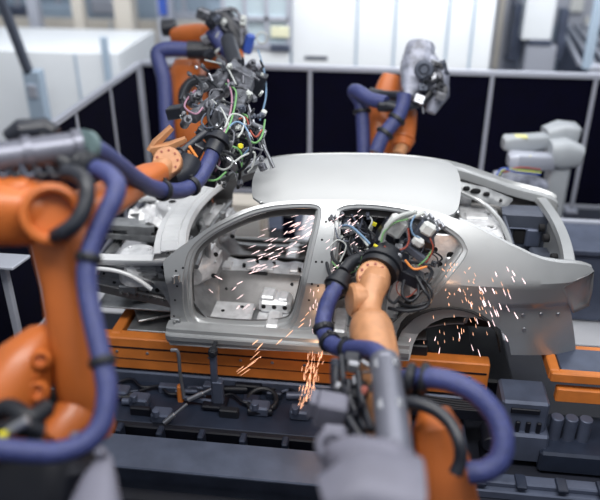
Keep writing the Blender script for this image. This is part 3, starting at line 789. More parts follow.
for k, (px, py) in enumerate(((20, 14), (60, 12), (112, 6), (185, 20), (228, 10))):
    q = onY(px, py, 11.5); t = thing('hanging_duct', ['dark', 'blue grey', 'pale', 'short grey', 'bluish'][k]+' blurred duct segment in the far hall, '+['far left', 'beside pale column', 'above beige column', 'above back left robot', 'near glazed partition'][k], 'duct', q)
    mb = MB(); mb.box(q, (.9, .4, .35), bev=.05); mb.build('duct_body', M[['mach2', 'wallg', 'frame', 'frame', 'wallg'][k]], t)
    mb = MB(); mb.box(q+V((0, 0, .35)), (.1, .1, .6)); mb.build('hanger', M['frame'], t)
# machinery beyond fence, upper right
YM = 8.5
t = thing('press_machine', 'tall pale machine cabinet with dark slot seen beyond fence at upper right', 'machine', V((onY(540, 40, YM).x, YM, 0)))
def rect(px0, px1, py0, py1, Y, d, m, name, par):
    a = onY(px0, (py0+py1)/2, Y); b = onY(px1, (py0+py1)/2, Y); c = onY((px0+px1)/2, py0, Y); e = onY((px0+px1)/2, py1, Y)
    mb = MB(); mb.box(((a.x+b.x)/2, Y+d/2, (c.z+e.z)/2), (b.x-a.x, d, c.z-e.z), bev=.01); return mb.build(name, m, par)
rect(526, 556, -25, 40, YM, .6, M['wallw'], 'cabinet', t); rect(522, 552, 46, 110, YM, .6, M['frame'], 'lower_cabinet', t)
rect(528, 552, 40, 46, YM-.02, .4, M['mach2'], 'slot', t); rect(512, 524, 5, 60, YM+.3, .4, M['mach2'], 'side_frame', t); rect(558, 566, 10, 60, YM+.2, .3, M['mach2'], 'side_frame', t)
t = thing('glazed_guard', 'grey glazed machine guard between white enclosure and tall pale machine', 'machine guard', V((onY(505, 40, YM+1).x, YM+1, 0)))
rect(490, 520, -20, 120, YM+1, .1, M['frame'], 'guard_panel', t); rect(497, 503, -20, 70, YM+.9, .05, M['beige'], 'guard_strip', t); rect(509, 512, -20, 60, YM+.9, .05, M['mach2'], 'guard_post', t)
t = thing('conveyor', 'blurred grey roller conveyor receding at the upper right edge', 'conveyor', V((onY(575, 40, YM+1.2).x, YM+1.2, 0)))
mb = MB(); 
for k in range(4):
    mb.bar(onY(560+8*k, 25, 10.5), onY(580+14*k, 64, 7.6), .06, .08, bev=.01)
mb.each('conveyor_rail', M['frame'], t)
rect(556, 612, -10, 26, 11, .4, M['frame'], 'end_frame', t); rect(571, 584, -2, 12, 10.8, .1, M['whitep'], 'white_box', t); rect(560, 612, 26, 90, 11.2, .3, M['mach2'], 'lower_frame', t)
rect(585, 598, 18, 36, 10.6, .2, M['whitep'], 'pale_box', t)
t = thing('hall_column', 'pale blue slanting edge column at the far upper right corner', 'column', V((onY(596, 30, 6.2).x, 6.2, 0)))
rect(593, 602, -40, 70, 6.2, .12, M['wallg'], 'shaft', t); rect(590, 604, 66, 74, 6.18, .2, M['frame'], 'collar', t)

# grey work bench behind the far sill (seen through openings) and pale column
t = thing('work_bench', 'grey bench behind the car visible through the front door opening', 'bench', (onY(290, 225, 2.9).x, 3.0, 0))
q = V((-.72, 3.2, .5))
mb = MB(); mb.box((q.x, 3.2, .46), (.7, .5, .05), bev=.01); mb.build('bench_top', M['mach2'], t)
mb = MB(); mb.box((q.x, 3.40, .24), (.66, .04, .40), bev=.01); mb.build('back_board', M['frame'], t)
for dx in (-.3, .3):
    mb = MB(); mb.box((q.x+dx, 3.15, .225), (.06, .4, .45), bev=.01); mb.build('leg', M['frame'], t)
t = thing('beige_pillar_box', 'pale cream cabinet behind the far front window opening', 'cabinet', V((onY(250, 230, 2.5).x, 2.5, 0)))
mb = MB(); q = onY(250, 230, 2.5); mb.box((q.x-.1, 2.6, .5), (.55, .3, 1.0), bev=.02); mb.build('cabinet_body', M['beige'], t)
mb = MB(); mb.box((q.x-.1, 2.44, .5), (.45, .015, .8), bev=.004); mb.build('cabinet_door', M['whitep'], t)
t = thing('dark_canister', 'dark navy canister standing behind the far door opening', 'canister', V((onY(290, 225, 2.5).x, 2.5, 0)))
q = onY(289, 222, 2.5); mb = MB(); mb.cyl((q.x, 2.5, 0), (q.x, 2.5, q.z+.12), .075); mb.build('canister_body', M['navy'], t)
mb = MB(); mb.torus((q.x, 2.5, q.z+.10), (0, 0, 1), .075, .012); mb.build('rim', M['black'], t)
mb = MB(); mb.box((0.2, 3.25, .005), (5.8, 3.3, .01)); tag(mb.build('floor_mat', M['floor2']), 'pale grey painted floor area behind the car', 'floor marking')

# ------------------------------------------------------------------ robots
def hose(pix, r, parent, m='hose', name='blue_hose', n=14, clamps=(), sm=8):
    pts = [at(*q) for q in pix]; mb = MB(); mb.tube(pts, r, n, sm); o = mb.build(name, M[m], parent)
    P = spline(pts, 10)
    for t in clamps:
        i = int(t*(len(P)-2)); d = (P[i+1]-P[max(i-1, 0)]).normalized()
        c = MB(); c.lathe(P[i]-d*.02, d, [(0, r*.9), (0, r*1.22), (.008, r*1.3), (.032, r*1.3), (.04, r*1.22), (.04, r*.9)], 20)
        x, y, z = basis(d); c.box(P[i]+y*(r*1.3), (.03, .025, .03), Matrix((x, y, z)).transposed(), .004)
        c.build('hose_clamp', M['black'], o)
    return o
def bolts(mb, c, axis, R_, n, r, h, a0=0):
    x, y, z = basis(V(axis)); c = V(c)
    for k in range(n):
        a = a0+2*math.pi*k/n; p = c+(x*math.cos(a)+y*math.sin(a))*R_; mb.cyl(p-z*.004, p+z*h, r, n=10)
toCam = lambda p: (C-V(p)).normalized()

# --- robot 1, left foreground
r1 = thing('welding_robot', 'large orange welding robot in left foreground with arm over car front', 'robot', at(40, 470, 3.6)*1.0)
mb = MB(); mb.loft([(at(96, 432, 3.75), .10, .10), (at(92, 420, 3.72), .15, .11), (at(82, 380, 3.65), .15, .12), (at(74, 330, 3.6), .135, .12), (at(68, 285, 3.6), .135, .12), (at(62, 250, 3.6), .16, .13), (at(56, 225, 3.6), .17, .13), (at(50, 205, 3.6), .14, .11), (at(48, 195, 3.6), .08, .08)], 28, up=(1, 0, 0), e=2.6)
mb.build('upper_arm', M['orange'], r1, 40)
mb = MB(); ax = toCam(at(50, 214, 3.6)); pc = at(52, 214, 3.36)
mb.lathe(pc-ax*.2, ax, [(0, .12), (.02, .15), (.20, .15), (.215, .142), (.22, .12), (.208, .105), (.15, .098), (.15, .0)], 40); mb.build('elbow_joint', M['orange'], r1)
mb = MB(); mb.loft([(at(-45, 205, 3.5), .15, .13), (at(-40, 205, 3.5), .18, .16), (at(0, 210, 3.5), .18, .16), (at(35, 212, 3.52), .16, .15), (at(60, 212, 3.6), .12, .12)], 26, up=(0, 0, 1), e=3); 
mb.box(at(18, 184, 3.45), (.12, .12, .05), bev=.015); mb.build('elbow_housing', M['orange'], r1, 40)
mb = MB(); mb.loft([(at(50, 214, 3.7), .12, .12), (at(80, 212, 3.85), .13, .11), (at(105, 200, 4.1), .12, .10), (at(130, 186, 4.4), .105, .09), (at(150, 177, 4.65), .10, .09), (at(160, 172, 4.75), .07, .07)], 26, up=(0, 0, 1), e=2.5); mb.build('forearm', M['orange'], r1, 40)
mb = MB(); ax = (toCam(at(168, 163, 4.8))+V((-.1, 0, .25))).normalized(); pc = at(168, 162, 4.80)
mb.lathe(pc-ax*.16, ax, [(0, .07), (.02, .085), (.12, .098), (.20, .098), (.21, .09), (.21, 0)], 30)
mb.loft([(at(146, 180, 4.7), .06, .06), (at(155, 176, 4.74), .085, .085), (at(167, 166, 4.82), .085, .085), (at(170, 163, 4.84), .06, .06)], 20); wr = mb.build('wrist', M['orange2'], r1, 35)
mb = MB(); bolts(mb, pc+ax*.05, ax, .07, 9, .008, .006); x, y, z = basis(ax); mb.cyl(pc+ax*.048-y*.02, pc+ax*.056-y*.02, .014, n=12); mb.each('bolt', M['redw'], wr)
mb = MB(); mb.tube([at(172, 178, 4.9), at(184, 172, 4.95), at(190, 160, 5.0)], .085, 16, 4); mb.cyl(at(178, 155, 4.95), at(205, 133, 5.2), .028); mb.torus(at(181, 153, 4.98), at(205, 133, 5.2)-at(178, 155, 4.95), .035, .012); mb.build('black_joint', M['blackp'], r1)
mb = MB(); mb.loft([(at(150, 152, 5.4), .03, .03), (at(156, 143, 5.4), .035, .03), (at(172, 127, 5.4), .03, .02)], 12, e=4); mb.loft([(at(152, 150, 5.4), .05, .04), (at(170, 146, 5.4), .05, .03), (at(186, 139, 5.4), .03, .02)], 12, e=4); mb.build('bracket', M['orange2'], r1, 40)
# grey supply tube on top
mb = MB(); mb.tube([at(-30, 163, 3.45), at(0, 158, 3.5), at(40, 152, 3.58), at(82, 146, 3.66)], .078, 24, 4)
for a in ((28, 153, 3.55), (78, 146, 3.64)):
    p = at(*a); d = (at(82, 146, 3.66)-at(0, 158, 3.5)).normalized(); mb.lathe(p-d*.02, d, [(0, .07), (0, .088), (.04, .088), (.04, .07)], 28)
mb.build('supply_tube', M['greytube'], r1, 35)
mb = MB(); mb.lathe(at(82, 146, 3.66), at(90, 147, 3.72)-at(82, 146, 3.66), [(0, .07), (0, .088), (.05, .085), (.07, .066)], 24); mb.build('tube_cuff', mat('dull_green_grey', (96, 116, 118), .5), r1)
hose([(84, 146, 3.66), (100, 152, 3.8), (118, 165, 4.0), (136, 179, 4.25), (152, 188, 4.5), (170, 191, 4.72), (186, 189, 4.88), (199, 179, 5.0), (208, 164, 5.08), (215, 148, 5.12)], .056, r1, clamps=(.52, .72))
mb = MB(); d = (at(219, 141, 5.14)-at(213, 152, 5.1)).normalized(); p = at(212, 153, 5.1)
mb.lathe(p, d, [(0, .06), (0, .068), (.04, .07), (.08, .072), (.085, .10), (.11, .10), (.115, .075), (.16, .07), (.16, 0)], 26); mb.build('hose_end_boot', M['blackp'], r1)
hose([(92, 168, 3.55), (106, 173, 3.5), (116, 184, 3.45), (114, 198, 3.42), (104, 218, 3.4), (93, 243, 3.38), (87, 268, 3.36), (88, 295, 3.34), (95, 330, 3.3), (103, 365, 3.26), (107, 395, 3.22), (101, 425, 3.18), (84, 443, 3.14), (58, 452, 3.1), (30, 452, 3.06), (-10, 448, 3.0)], .049, r1, clamps=(.38, .60))
mb = MB(); mb.lathe(at(80, 164, 3.6), at(96, 170, 3.54)-at(80, 164, 3.6), [(0, .05), (0, .07), (.02, .075), (.04, .065), (.05, .08), (.07, .08), (.08, .068), (.12, .068), (.12, .05)], 22); mb.box(at(80, 158, 3.68), (.16, .14, .10), bev=.02)
mb.tube([at(60, 160, 3.6), at(72, 166, 3.6), at(84, 166, 3.6)], .05, 12, 4); mb.build('hose_coupling', M['black'], r1)
hose([(64, 172, 3.4), (76, 174, 3.38), (86, 184, 3.34), (86, 202, 3.32), (78, 220, 3.3), (64, 232, 3.3), (56, 236, 3.34)], .04, r1, m='blackp', name='black_elbow_hose')
mb = MB(); mb.loft([(at(8, 138, 3.7), .05, .04), (at(20, 130, 3.7), .08, .05), (at(45, 128, 3.75), .07, .05), (at(55, 134, 3.75), .05, .04)], 16, e=3)
mb.tube([at(22, 140, 3.7), at(34, 126, 3.7), at(46, 138, 3.7), at(58, 128, 3.75)], .014, 8); mb.build('valve_block', M['blackp'], r1)
for k in range(5): 
    mb = MB(); mb.tube([at(-5+13*k, 166, 3.5), at(2+13*k, 176, 3.45), at(12+14*k, 170, 3.5)], .011, 8); mb.build('signal_cable', M[['slate', 'black', 'slate', 'black', 'blackp'][k]], r1)
# shoulder + base
mb = MB(); mb.loft([(at(88, 395, 3.7), .10, .10), (at(74, 418, 3.6), .12, .12), (at(58, 438, 3.55), .11, .11), (at(50, 447, 3.55), .05, .05)], 20); mb.build('swing_base', M['orange'], r1)
mb = MB(); mb.loft([(at(-40, 470, 3.5), .1, .14), (at(-20, 430, 3.5), .20, .2), (at(5, 398, 3.5), .20, .2), (at(28, 362, 3.55), .13, .16), (at(47, 336, 3.6), .08, .1), (at(52, 326, 3.6), .03, .04)], 26, up=(0, 0, 1), e=2.5); mb.build('shoulder_housing', M['orange'], r1, 40)
mb = MB(); 
for (a, b_, rr) in ((28, 372, .05), (40, 360, .04), (20, 392, .055), (36, 392, .045), (10, 415, .05)): p = at(a, b_, 3.38); mb.lathe(p-toCam(p)*.10, toCam(p)*1.0, [(0, rr*1.5), (.02, rr*1.5), (.05, rr*1.1), (.06, rr*.8), (.03, rr*.6), (.03, 0)], 20)
mb.build('shoulder_boss', M['orange'], r1)
mb = MB(); mb.loft([(at(40, 500, 3.7), .32, .3), (at(48, 455, 3.7), .30, .28), (at(50, 425, 3.7), .2, .2), (at(70, 410, 3.7), .14, .14)], 28, up=(1, 0, 0), e=3); mb.build('base_casting', M['dark'], r1, 40)
b_ = at(46, 490, 3.75); mb = MB(); mb.cyl((b_.x, b_.y, 0), (b_.x, b_.y, b_.z), .34, .30); mb.build('pedestal', M['mach'], r1)
mb = MB(); mb.tube([at(-8, 415, 3.3), at(10, 408, 3.25), at(30, 418, 3.2), (at(46, 408, 3.3))], .045, 12); mb.tube([at(-5, 432, 3.2), at(20, 425, 3.15), at(42, 432, 3.2)], .035, 12); mb.box(at(30, 425, 3.25), (.12, .1, .1), bev=.02); mb.build('cable_bundle', M['black'], r1)
mb = MB(); mb.cyl(at(8, 432, 3.1), at(28, 420, 3.1), .022); mb.build('connector', M['steel'], r1)
mb = MB(); mb.cyl(at(0, 436, 3.06), at(6, 434, 3.06), .018); mb.build('connector_tip', M['yellow'], r1)
mb = MB(); mb.loft([(at(92, 530, 2.9), .14, .10), (at(100, 480, 3.05), .075, .06), (at(106, 458, 3.15), .03, .03)], 22, e=2.6); mb.cyl(at(72, 440, 3.25), at(80, 438, 3.25), .035); mb.cyl(at(98, 455, 3.1), at(104, 450, 3.1), .028); mb.build('white_cover', M['cast'], r1)

# weld gun of robot 1, leaning away from the camera towards its top
at0 = at
def at(x, y, Z): return at0(x, y, Z+max(0, 140-y)*.014)
def clutter(parent, items):
    for nm, mm, fn in items:
        mb = MB(); fn(mb); mb.each(nm, M[mm], parent, per=2 if nm == 'cylinder' else 1)
Rz = lambda a, ax: Matrix.Rotation(math.radians(a), 3, ax)
def obx(mb, px, py, Z, d, ang=0, ax='Y', bev=.008): mb.box(at(px, py, Z), d, Rz(ang, ax), bev)
mb = MB(); mb.bar(at(228, 128, 5.3), at(248, 82, 5.5), .12, .10, bev=.015); obx(mb, 222, 118, 5.3, (.14, .18, .16), 25); obx(mb, 240, 75, 5.6, (.26, .2, .13), 30); obx(mb, 212, 82, 5.5, (.2, .16, .10), -25)
mb.bar(at(205, 112, 5.4), at(235, 62, 5.6), .05, .06, bev=.01); mb.bar(at(192, 118, 5.4), at(222, 95, 5.45), .07, .1, bev=.01); mb.bar(at(255, 100, 5.5), at(218, 60, 5.6), .05, .05, bev=.01)
wg = mb.build('weld_gun', M['gun'], r1)
def f1(mb):
    for (x, y, Z, r, l) in ((195, 100, 5.4, .055, .2), (208, 108, 5.35, .06, .16), (186, 122, 5.3, .05, .14), (228, 90, 5.4, .05, .2), (218, 75, 5.6, .045, .16), (250, 66, 5.7, .05, .16)):
        p = at(x, y, Z); d = (V((.4, -.6, .5))).normalized(); mb.cyl(p-d*l/2, p+d*l/2, r*.72); mb.cyl(p+d*l/2, p+d*(l/2+.05), r*.35)
def f2(mb):
    for a, b in (((248, 105), (262, 150)), ((255, 128), (274, 168)), ((240, 112), (252, 140))): mb.cyl(at(a[0], a[1], 5.5), at(b[0], b[1], 5.7), .014)
    obx(mb, 257, 128, 5.5, (.12, .08, .05), 20); obx(mb, 262, 133, 5.5, (.06, .06, .06), 20); mb.cyl(at(263, 138, 5.6), at(272, 172, 5.9), .011, .003); mb.cyl(at(228, 145, 5.3), at(240, 185, 5.6), .014)
    obx(mb, 232, 163, 5.3, (.12, .09, .08), 30); mb.bar(at(235, 170, 5.4), at(262, 158, 5.7), .05, .05, bev=.01); obx(mb, 218, 130, 5.2, (.08, .06, .08), 40)
def f3(mb):
    obx(mb, 196, 152, 5.15, (.09, .12, .16), 30); obx(mb, 205, 133, 5.2, (.12, .1, .06), 30); obx(mb, 176, 112, 5.8, (.14, .14, .10), -10); obx(mb, 205, 178, 5.4, (.2, .15, .07), 10); mb.torus(at(241, 146, 5.35), toCam(at(241, 146, 5.35)), .085, .02); mb.torus(at(241, 146, 5.40), toCam(at(241, 146, 5.35)), .05, .018)
    mb.cyl(at(228, 40, 6), at(236, 66, 5.9), .08); obx(mb, 258, 84, 5.7, (.12, .14, .2), 20)
def f4(mb):
    for k in range(3): mb.box(at(188+2.6*k, 157-2.6*k, 5.02), (.012, .03, .10), Rz(-32, 'Y'), .003)
clutter(wg, [('cylinder', 'gun', f1), ('electrode_arm', 'steel', f2), ('actuator', 'blackp', f3), ('cooling_fin', 'orangew', f4)])
wires = [('pink', [(228, 80, 5.3), (232, 98, 5.2), (229, 118, 5.1), (222, 138, 5.1)]), ('green', [(226, 84, 5.3), (236, 92, 5.2), (232, 118, 5.1), (224, 136, 5.1)]), ('cyan', [(224, 132, 5.1), (236, 122, 5.1), (246, 128, 5.15), (250, 145, 5.2), (243, 156, 5.2)]),
 ('redw', [(236, 120, 5.3), (246, 118, 5.3), (250, 130, 5.3), (256, 137, 5.3), (262, 130, 5.3)]), ('green', [(246, 138, 5.3), (255, 143, 5.3), (262, 136, 5.3), (265, 120, 5.4)]), ('black', [(246, 132, 5.1), (251, 150, 5.1), (246, 165, 5.15), (238, 172, 5.2)]),
 ('greyw', [(205, 60, 5.5), (225, 66, 5.4), (236, 84, 5.3)]), ('green', [(196, 162, 5.1), (204, 178, 5.1), (216, 180, 5.1), (226, 172, 5.15)]), ('black', [(180, 100, 5.3), (190, 82, 5.35), (208, 80, 5.4), (222, 92, 5.3)]), ('cyan', [(258, 50, 5.9), (264, 70, 5.8), (266, 95, 5.7), (260, 120, 5.5)]), ('greyw', [(212, 100, 5.2), (222, 110, 5.1), (230, 128, 5.1)]),
 ('black', [(222, 150, 5.1), (232, 155, 5.1), (240, 168, 5.2), (238, 188, 5.4)])]
rc = random.Random(17)
for k in range(26):
    cy_ = rc.uniform(72, 172); cx_ = 212+(cy_-72)*.22+rc.uniform(-26, 22); z0_ = rc.uniform(5.05, 5.3); a0_ = rc.uniform(0, 6)
    wires.append((rc.choice(['black', 'greyw', 'slate', 'greyw', 'gun', 'black', 'green', 'pink']), [(cx_+rc.uniform(6, 13)*math.cos(a0_+q*1.1), cy_+rc.uniform(6, 16)*math.sin(a0_+q*1.1), z0_+.03*q) for q in range(5)]))
for c, pts in wires:
    mb = MB(); mb.tube([at(*q) for q in pts], .008 if c != 'black' else .013, 8); mb.build('wire', M[c], wg)
mb = MB(); mb.cyl(at(240, 146, 5.25), at(241, 146, 5.22), .02); mb.build('indicator_cap', M['yellow'], wg)
rnd = random.Random(3)
def confetti(parent, n, box, Z, mats, rng, s=(.02, .06), poly=None, name='fitting'):
    for k in range(n):
        px, py = rng.uniform(box[0], box[2]), rng.uniform(box[1], box[3])
        if poly and not poly(px, py): continue
        mb = MB(); z = rng.uniform(*Z); p = at(px, py, z); q = rng.random()
        rot = Rz(rng.uniform(-60, 60), 'Y') @ Rz(rng.uniform(-40, 40), 'X')
        if q < .55: mb.box(p, (rng.uniform(*s), rng.uniform(*s), rng.uniform(*s)), rot, .004); mb.box(p+V((0, -.01, .01)), (s[0]*.7, s[1], s[0]*.7), rot, .002)
        else:
            d = rot @ V((0, 0, 1)); r = rng.uniform(.008, .02); mb.cyl(p-d*.03, p+d*.03, r, n=12); mb.cyl(p+d*.03, p+d*.045, r*.6, n=10)
        mb.build(name, M[rng.choice(mats)], parent)
confetti(wg, 90, (182, 62, 266, 185), (5.2, 5.5), ['gun', 'blackp', 'gun', 'steel', 'slate', 'greyw', 'gun'], rnd, (.018, .06), lambda x, y: abs((x-180)*.9-(y-60)*-.0-(40)) < 60 and (x > 196+(y-130)*.3 if y > 130 else True))

at = at0
# --- robot 2, back left
r2 = thing('welding_robot', 'orange robot far back left with blue hoses, behind cluttered gun', 'robot', V((at(190, 120, 8.6).x, at(190, 120, 8.6).y, 0)))
bp = at(192, 100, 8.4)
mb = MB(); mb.loft([(V((bp.x, bp.y, .4)), .26, .24), (at(190, 140, 8.4), .24, .2), (at(190, 105, 8.4), .25, .2), (at(188, 72, 8.4), .23, .2), (at(188, 62, 8.4), .15, .15)], 24, up=(1, 0, 0), e=3); mb.build('upper_arm', M['orange'], r2, 40)
mb = MB(); mb.cyl((bp.x, bp.y, 0), (bp.x, bp.y, .5), .36); mb.build('pedestal', M['orange'], r2)
mb = MB(); mb.loft([(at(176, 36, 8.6), .1, .1), (at(185, 35, 8.5), .14, .12), (at(200, 34, 8.4), .13, .12), (at(208, 34, 8.3), .09, .09)], 18, e=2.5); mb.loft([(at(205, 60, 8.2), .1, .1), (at(225, 58, 8.0), .11, .11), (at(238, 56, 7.8), .08, .08)], 18); mb.build('elbow', M['orange'], r2, 40)
hose([(168, 140, 8), (166, 110, 8), (164, 80, 8), (158, 58, 8), (160, 51, 8), (172, 49, 8), (195, 50, 8)], .085, r2, n=12)
hose([(212, 30, 7.8), (217, 38, 7.8), (224, 47, 7.8), (232, 56, 7.8)], .085, r2, n=12)
mb = MB(); mb.tube([at(188, 50, 8), at(205, 50, 8), at(222, 48, 8)], .10, 14, 4); mb.cyl(at(162, 28, 8.6), at(176, 27, 8.6), .10); mb.loft([(at(210, 18, 8), .08, .08), (at(222, 22, 8), .16, .16), (at(234, 36, 8), .16, .15), (at(240, 52, 8), .1, .1)], 16, e=3); mb.each('black_gripper', M['blackp'], r2, 40)
mb = MB(); mb.tube([at(184, 105, 7.9), at(184, 92, 7.9), at(192, 82, 7.9), at(206, 80, 7.9)], .06, 12); mb.build('black_elbow_hose', M['black'], r2)
mb = MB(); mb.tube([at(215, 12, 7.9), at(235, 10, 7.9), at(245, 30, 7.9), at(250, 50, 7.9)], .025, 8); mb.tube([at(222, 18, 7.9), at(240, 22, 7.9), at(242, 45, 7.9)], .025, 8); mb.box(at(206, 15, 8.0), (.2, .15, .12), Rz(20, 'Y'), .02); mb.build('grey_cable', M['gun'], r2)
mb = MB(); mb.box(at(249, 44, 7.9), (.10, .1, .22), Rz(15, 'Y'), .02); mb.build('blue_valve', M['blue'], r2)
mb = MB(); mb.torus(at(262, 38, 7.9), toCam(at(262, 38, 7.9)), .06, .012); mb.build('cable_loop', M['greyw'], r2)
confetti(r2, 16, (205, 12, 248, 60), (7.6, 8.0), ['blackp', 'steel', 'slate', 'greyw'], random.Random(9), (.05, .12))

# --- robot 3, back centre
r3 = thing('welding_robot', 'orange robot behind roof of car with grey film wrapped head', 'robot', V((at(388, 150, 7.9).x, at(388, 150, 7.9).y, 0)))
bp = at(385, 140, 7.9)
mb = MB(); mb.loft([(V((bp.x, bp.y, .4)), .25, .22), (at(384, 160, 7.9), .2, .2), (at(382, 130, 7.9), .19, .18), (at(384, 105, 7.9), .17, .16), (at(389, 85, 7.9), .14, .13), (at(391, 76, 7.9), .10, .10)], 24, up=(1, 0, 0), e=2.6); mb.build('upper_arm', M['orange'], r3, 40)
mb = MB(); mb.cyl((bp.x, bp.y, 0), (bp.x, bp.y, .5), .36); mb.build('pedestal', M['orange'], r3)
mb = MB(); mb.loft([(at(404, 104, 7.7), .07, .07), (at(407, 114, 7.6), .11, .11), (at(405, 130, 7.5), .12, .12), (at(402, 140, 7.45), .13, .12), (at(401, 148, 7.4), .10, .10)], 22); mb.torus(at(402, 140, 7.45), at(401, 150, 7.4)-at(404, 130, 7.5), .12, .02); mb.build('forearm', M['orange'], r3, 40)
mb = MB(); mb.cyl(at(402, 146, 7.4), at(398, 156, 7.3), .07); mb.build('wrist', M['orange2'], r3)
hose([(364, 160, 7.6), (363, 130, 7.6), (361, 105, 7.6), (354, 92, 7.6), (359, 92, 7.5), (370, 99, 7.4), (386, 103, 7.3)], .075, r3, n=12, clamps=(.3,))
hose([(404, 94, 7.2), (403, 104, 7.2), (398, 117, 7.2), (390, 127, 7.2), (382, 138, 7.2), (376, 152, 7.2)], .075, r3, n=12, clamps=(.45, .75))
mb = MB(); mb.tube([at(370, 92, 7.6), at(385, 95, 7.5), at(402, 96, 7.3)], .05, 10, 4); mb.tube([at(380, 104, 7.3), at(400, 108, 7.2), at(420, 103, 7.3), at(432, 92, 7.3)], .04, 10); mb.box(at(390, 106, 7.3), (.26, .15, .10), bev=.02); mb.build('black_cable', M['blackp'], r3)
mb = MB(); mb.loft([(at(420, 44, 7.6), .10, .10), (at(420, 50, 7.6), .19, .16), (at(417, 68, 7.5), .20, .18), (at(412, 88, 7.4), .10, .12), (at(409, 98, 7.3), .05, .05)], 22, up=(1, 0, 0), e=2.5); mb.loft([(at(424, 62, 7.5), .14, .14), (at(436, 78, 7.4), .15, .14), (at(438, 95, 7.4), .12, .12), (at(430, 112, 7.4), .06, .06)], 18); hd3 = mb.build('wrapped_head', M['wrap'], r3, 50)
confetti(hd3, 26, (418, 64, 446, 112), (7.15, 7.35), ['slate', 'gun', 'steel', 'blackp'], random.Random(5), (.04, .10))
mb = MB(); mb.torus(at(424, 70, 7.2), toCam(at(424, 70, 7.2)), .07, .03); mb.cyl(at(424, 70, 7.25), at(424, 70, 7.15), .04); mb.build('sensor_ring', M['slate'], hd3)

# --- white handling robot, back right
r5 = thing('handling_robot', 'pale grey two-armed handling machine in film wrap behind the trunk', 'robot', V((at(560, 180, 8.2).x, at(560, 180, 8.2).y, 0)))
bp = at(556, 180, 8.2)
mb = MB(); mb.box((bp.x, bp.y, bp.z/2+.1), (.24, .24, bp.z+.2), bev=.03); mb.build('column', M['pale'], r5)
mb = MB(); mb.loft([(at(503, 143, 7.9), .07, .06), (at(507, 143, 7.9), .10, .085), (at(530, 142, 8), .10, .085), (at(548, 140, 8.1), .09, .08)], 16, up=(0, 0, 1), e=5); mb.build('arm', M['pale'], r5, 40)
mb = MB(); mb.loft([(at(508, 160, 7.8), .07, .06), (at(513, 160, 7.8), .11, .095), (at(535, 161, 7.9), .11, .095), (at(550, 161, 8), .1, .09)], 16, up=(0, 0, 1), e=5); mb.build('arm', M['frame'], r5, 40)
mb = MB(); mb.loft([(at(545, 136, 8.1), .12, .1), (at(560, 133, 8.1), .16, .13), (at(575, 133, 8.1), .14, .11), (at(579, 134, 8.1), .08, .07)], 18, e=4); mb.loft([(at(548, 152, 8), .16, .14), (at(562, 152, 8), .19, .17), (at(580, 156, 8), .12, .12)], 18, e=3); mb.build('head', M['pale'], r5, 40)
mb = MB(); mb.box(at(521, 136.5, 7.88), (.14, .10, .02), bev=.005); mb.box(at(525, 155, 7.78), (.12, .10, .02), bev=.005); mb.each('yellow_label', mat('pale_yellow', (226, 222, 150), .5), r5)
mb = MB(); mb.loft([(at(492, 176, 7.6), .05, .06), (at(505, 180, 7.6), .12, .1), (at(525, 183, 7.7), .14, .12), (at(540, 190, 7.8), .10, .12)], 18, e=2.5); mb.build('film_cover', M['wrap'], r5, 50)
for c, o_ in (('blue', 0), ('green', 2), ('redw', 4), ('yellow', 1), ('slate', 3)):
    mb = MB(); mb.tube([at(497+o_, 176-o_, 7.45), at(503+o_, 169+o_*.5, 7.45), at(520, 172-o_, 7.45), at(540, 174-o_, 7.6)], .016, 8); mb.build('wire', M[c], r5)
t = thing('grey_platform', 'pale grey platform with blue edge at right edge beyond the trunk', 'platform', V((at(595, 235, 7.2).x, at(595, 235, 7.2).y, 0)))
q = onZ(590, 235, .9); mb = MB(); mb.box((q.x+.7, q.y, .86), (2.0, .7, .06), bev=.01); mb.build('platform_top', M['mach2'], t)
mb = MB(); mb.box((q.x+.7, q.y+.32, .90), (2.0, .06, .05), bev=.01); mb.build('platform_edge', M['frame'], t)
mb = MB(); mb.box((q.x+.7, q.y, .43), (1.9, .6, .8), bev=.02); mb.build('platform_body', M['mach2'], t)
t = thing('grey_tray', 'pale metal tray at the far left edge under the robot elbow', 'tray', V((at(5, 265, 4.6).x, at(5, 265, 4.6).y, 0)))
q = onX(14, 262, -2.35); mb = MB(); mb.box((q.x-.18, q.y, q.z), (.5, .30, .03), Rz(-8, 'X'), .008); mb.build('tray_top', M['frame'], t)
mb = MB(); mb.box((q.x-.1, q.y, q.z/2-.02), (.06, .06, q.z), bev=.008); mb.box((q.x-.1, q.y, .02), (.3, .3, .04), bev=.01); mb.build('stand', M['frame'], t)

# --- robot 4, foreground right
r4 = thing('welding_robot', 'orange welding robot in front of car with gun in rear door opening', 'robot', V((at(440, 500, 3.6).x, at(440, 500, 3.6).y, 0)))
mb = MB(); mb.loft([(at(450, 560, 3.9), .17, .17), (at(447, 500, 3.85), .17, .17), (at(442, 460, 3.85), .155, .15), (at(437, 428, 3.85), .14, .13), (at(434, 412, 3.9), .09, .09)], 26, up=(1, 0, 0), e=2.8); mb.build('upper_arm', M['orange'], r4, 40)
bp = at(446, 515, 3.85); mb = MB(); mb.cyl((bp.x, bp.y, 0), (bp.x, bp.y, bp.z), .26, .2); mb.build('pedestal', M['orange'], r4)
mb = MB(); mb.loft([(at(392, 470, 3.75), .11, .11), (at(388, 420, 3.95), .13, .13), (at(380, 375, 4.25), .14, .14), (at(374, 345, 4.45), .145, .145), (at(371, 328, 4.55), .142, .142), (at(370, 319, 4.6), .12, .12), (at(370, 315, 4.62), .08, .08)], 30); mb.build('forearm', M['orange2'], r4, 40)
mb = MB(); mb.loft([(at(371, 322, 4.6), .07, .08), (at(369, 308, 4.66), .065, .08), (at(370, 296, 4.7), .07, .09), (at(375, 282, 4.75), .10, .10), (at(378, 272, 4.8), .06, .08)], 22, up=(1, 0, 0), e=2.4)
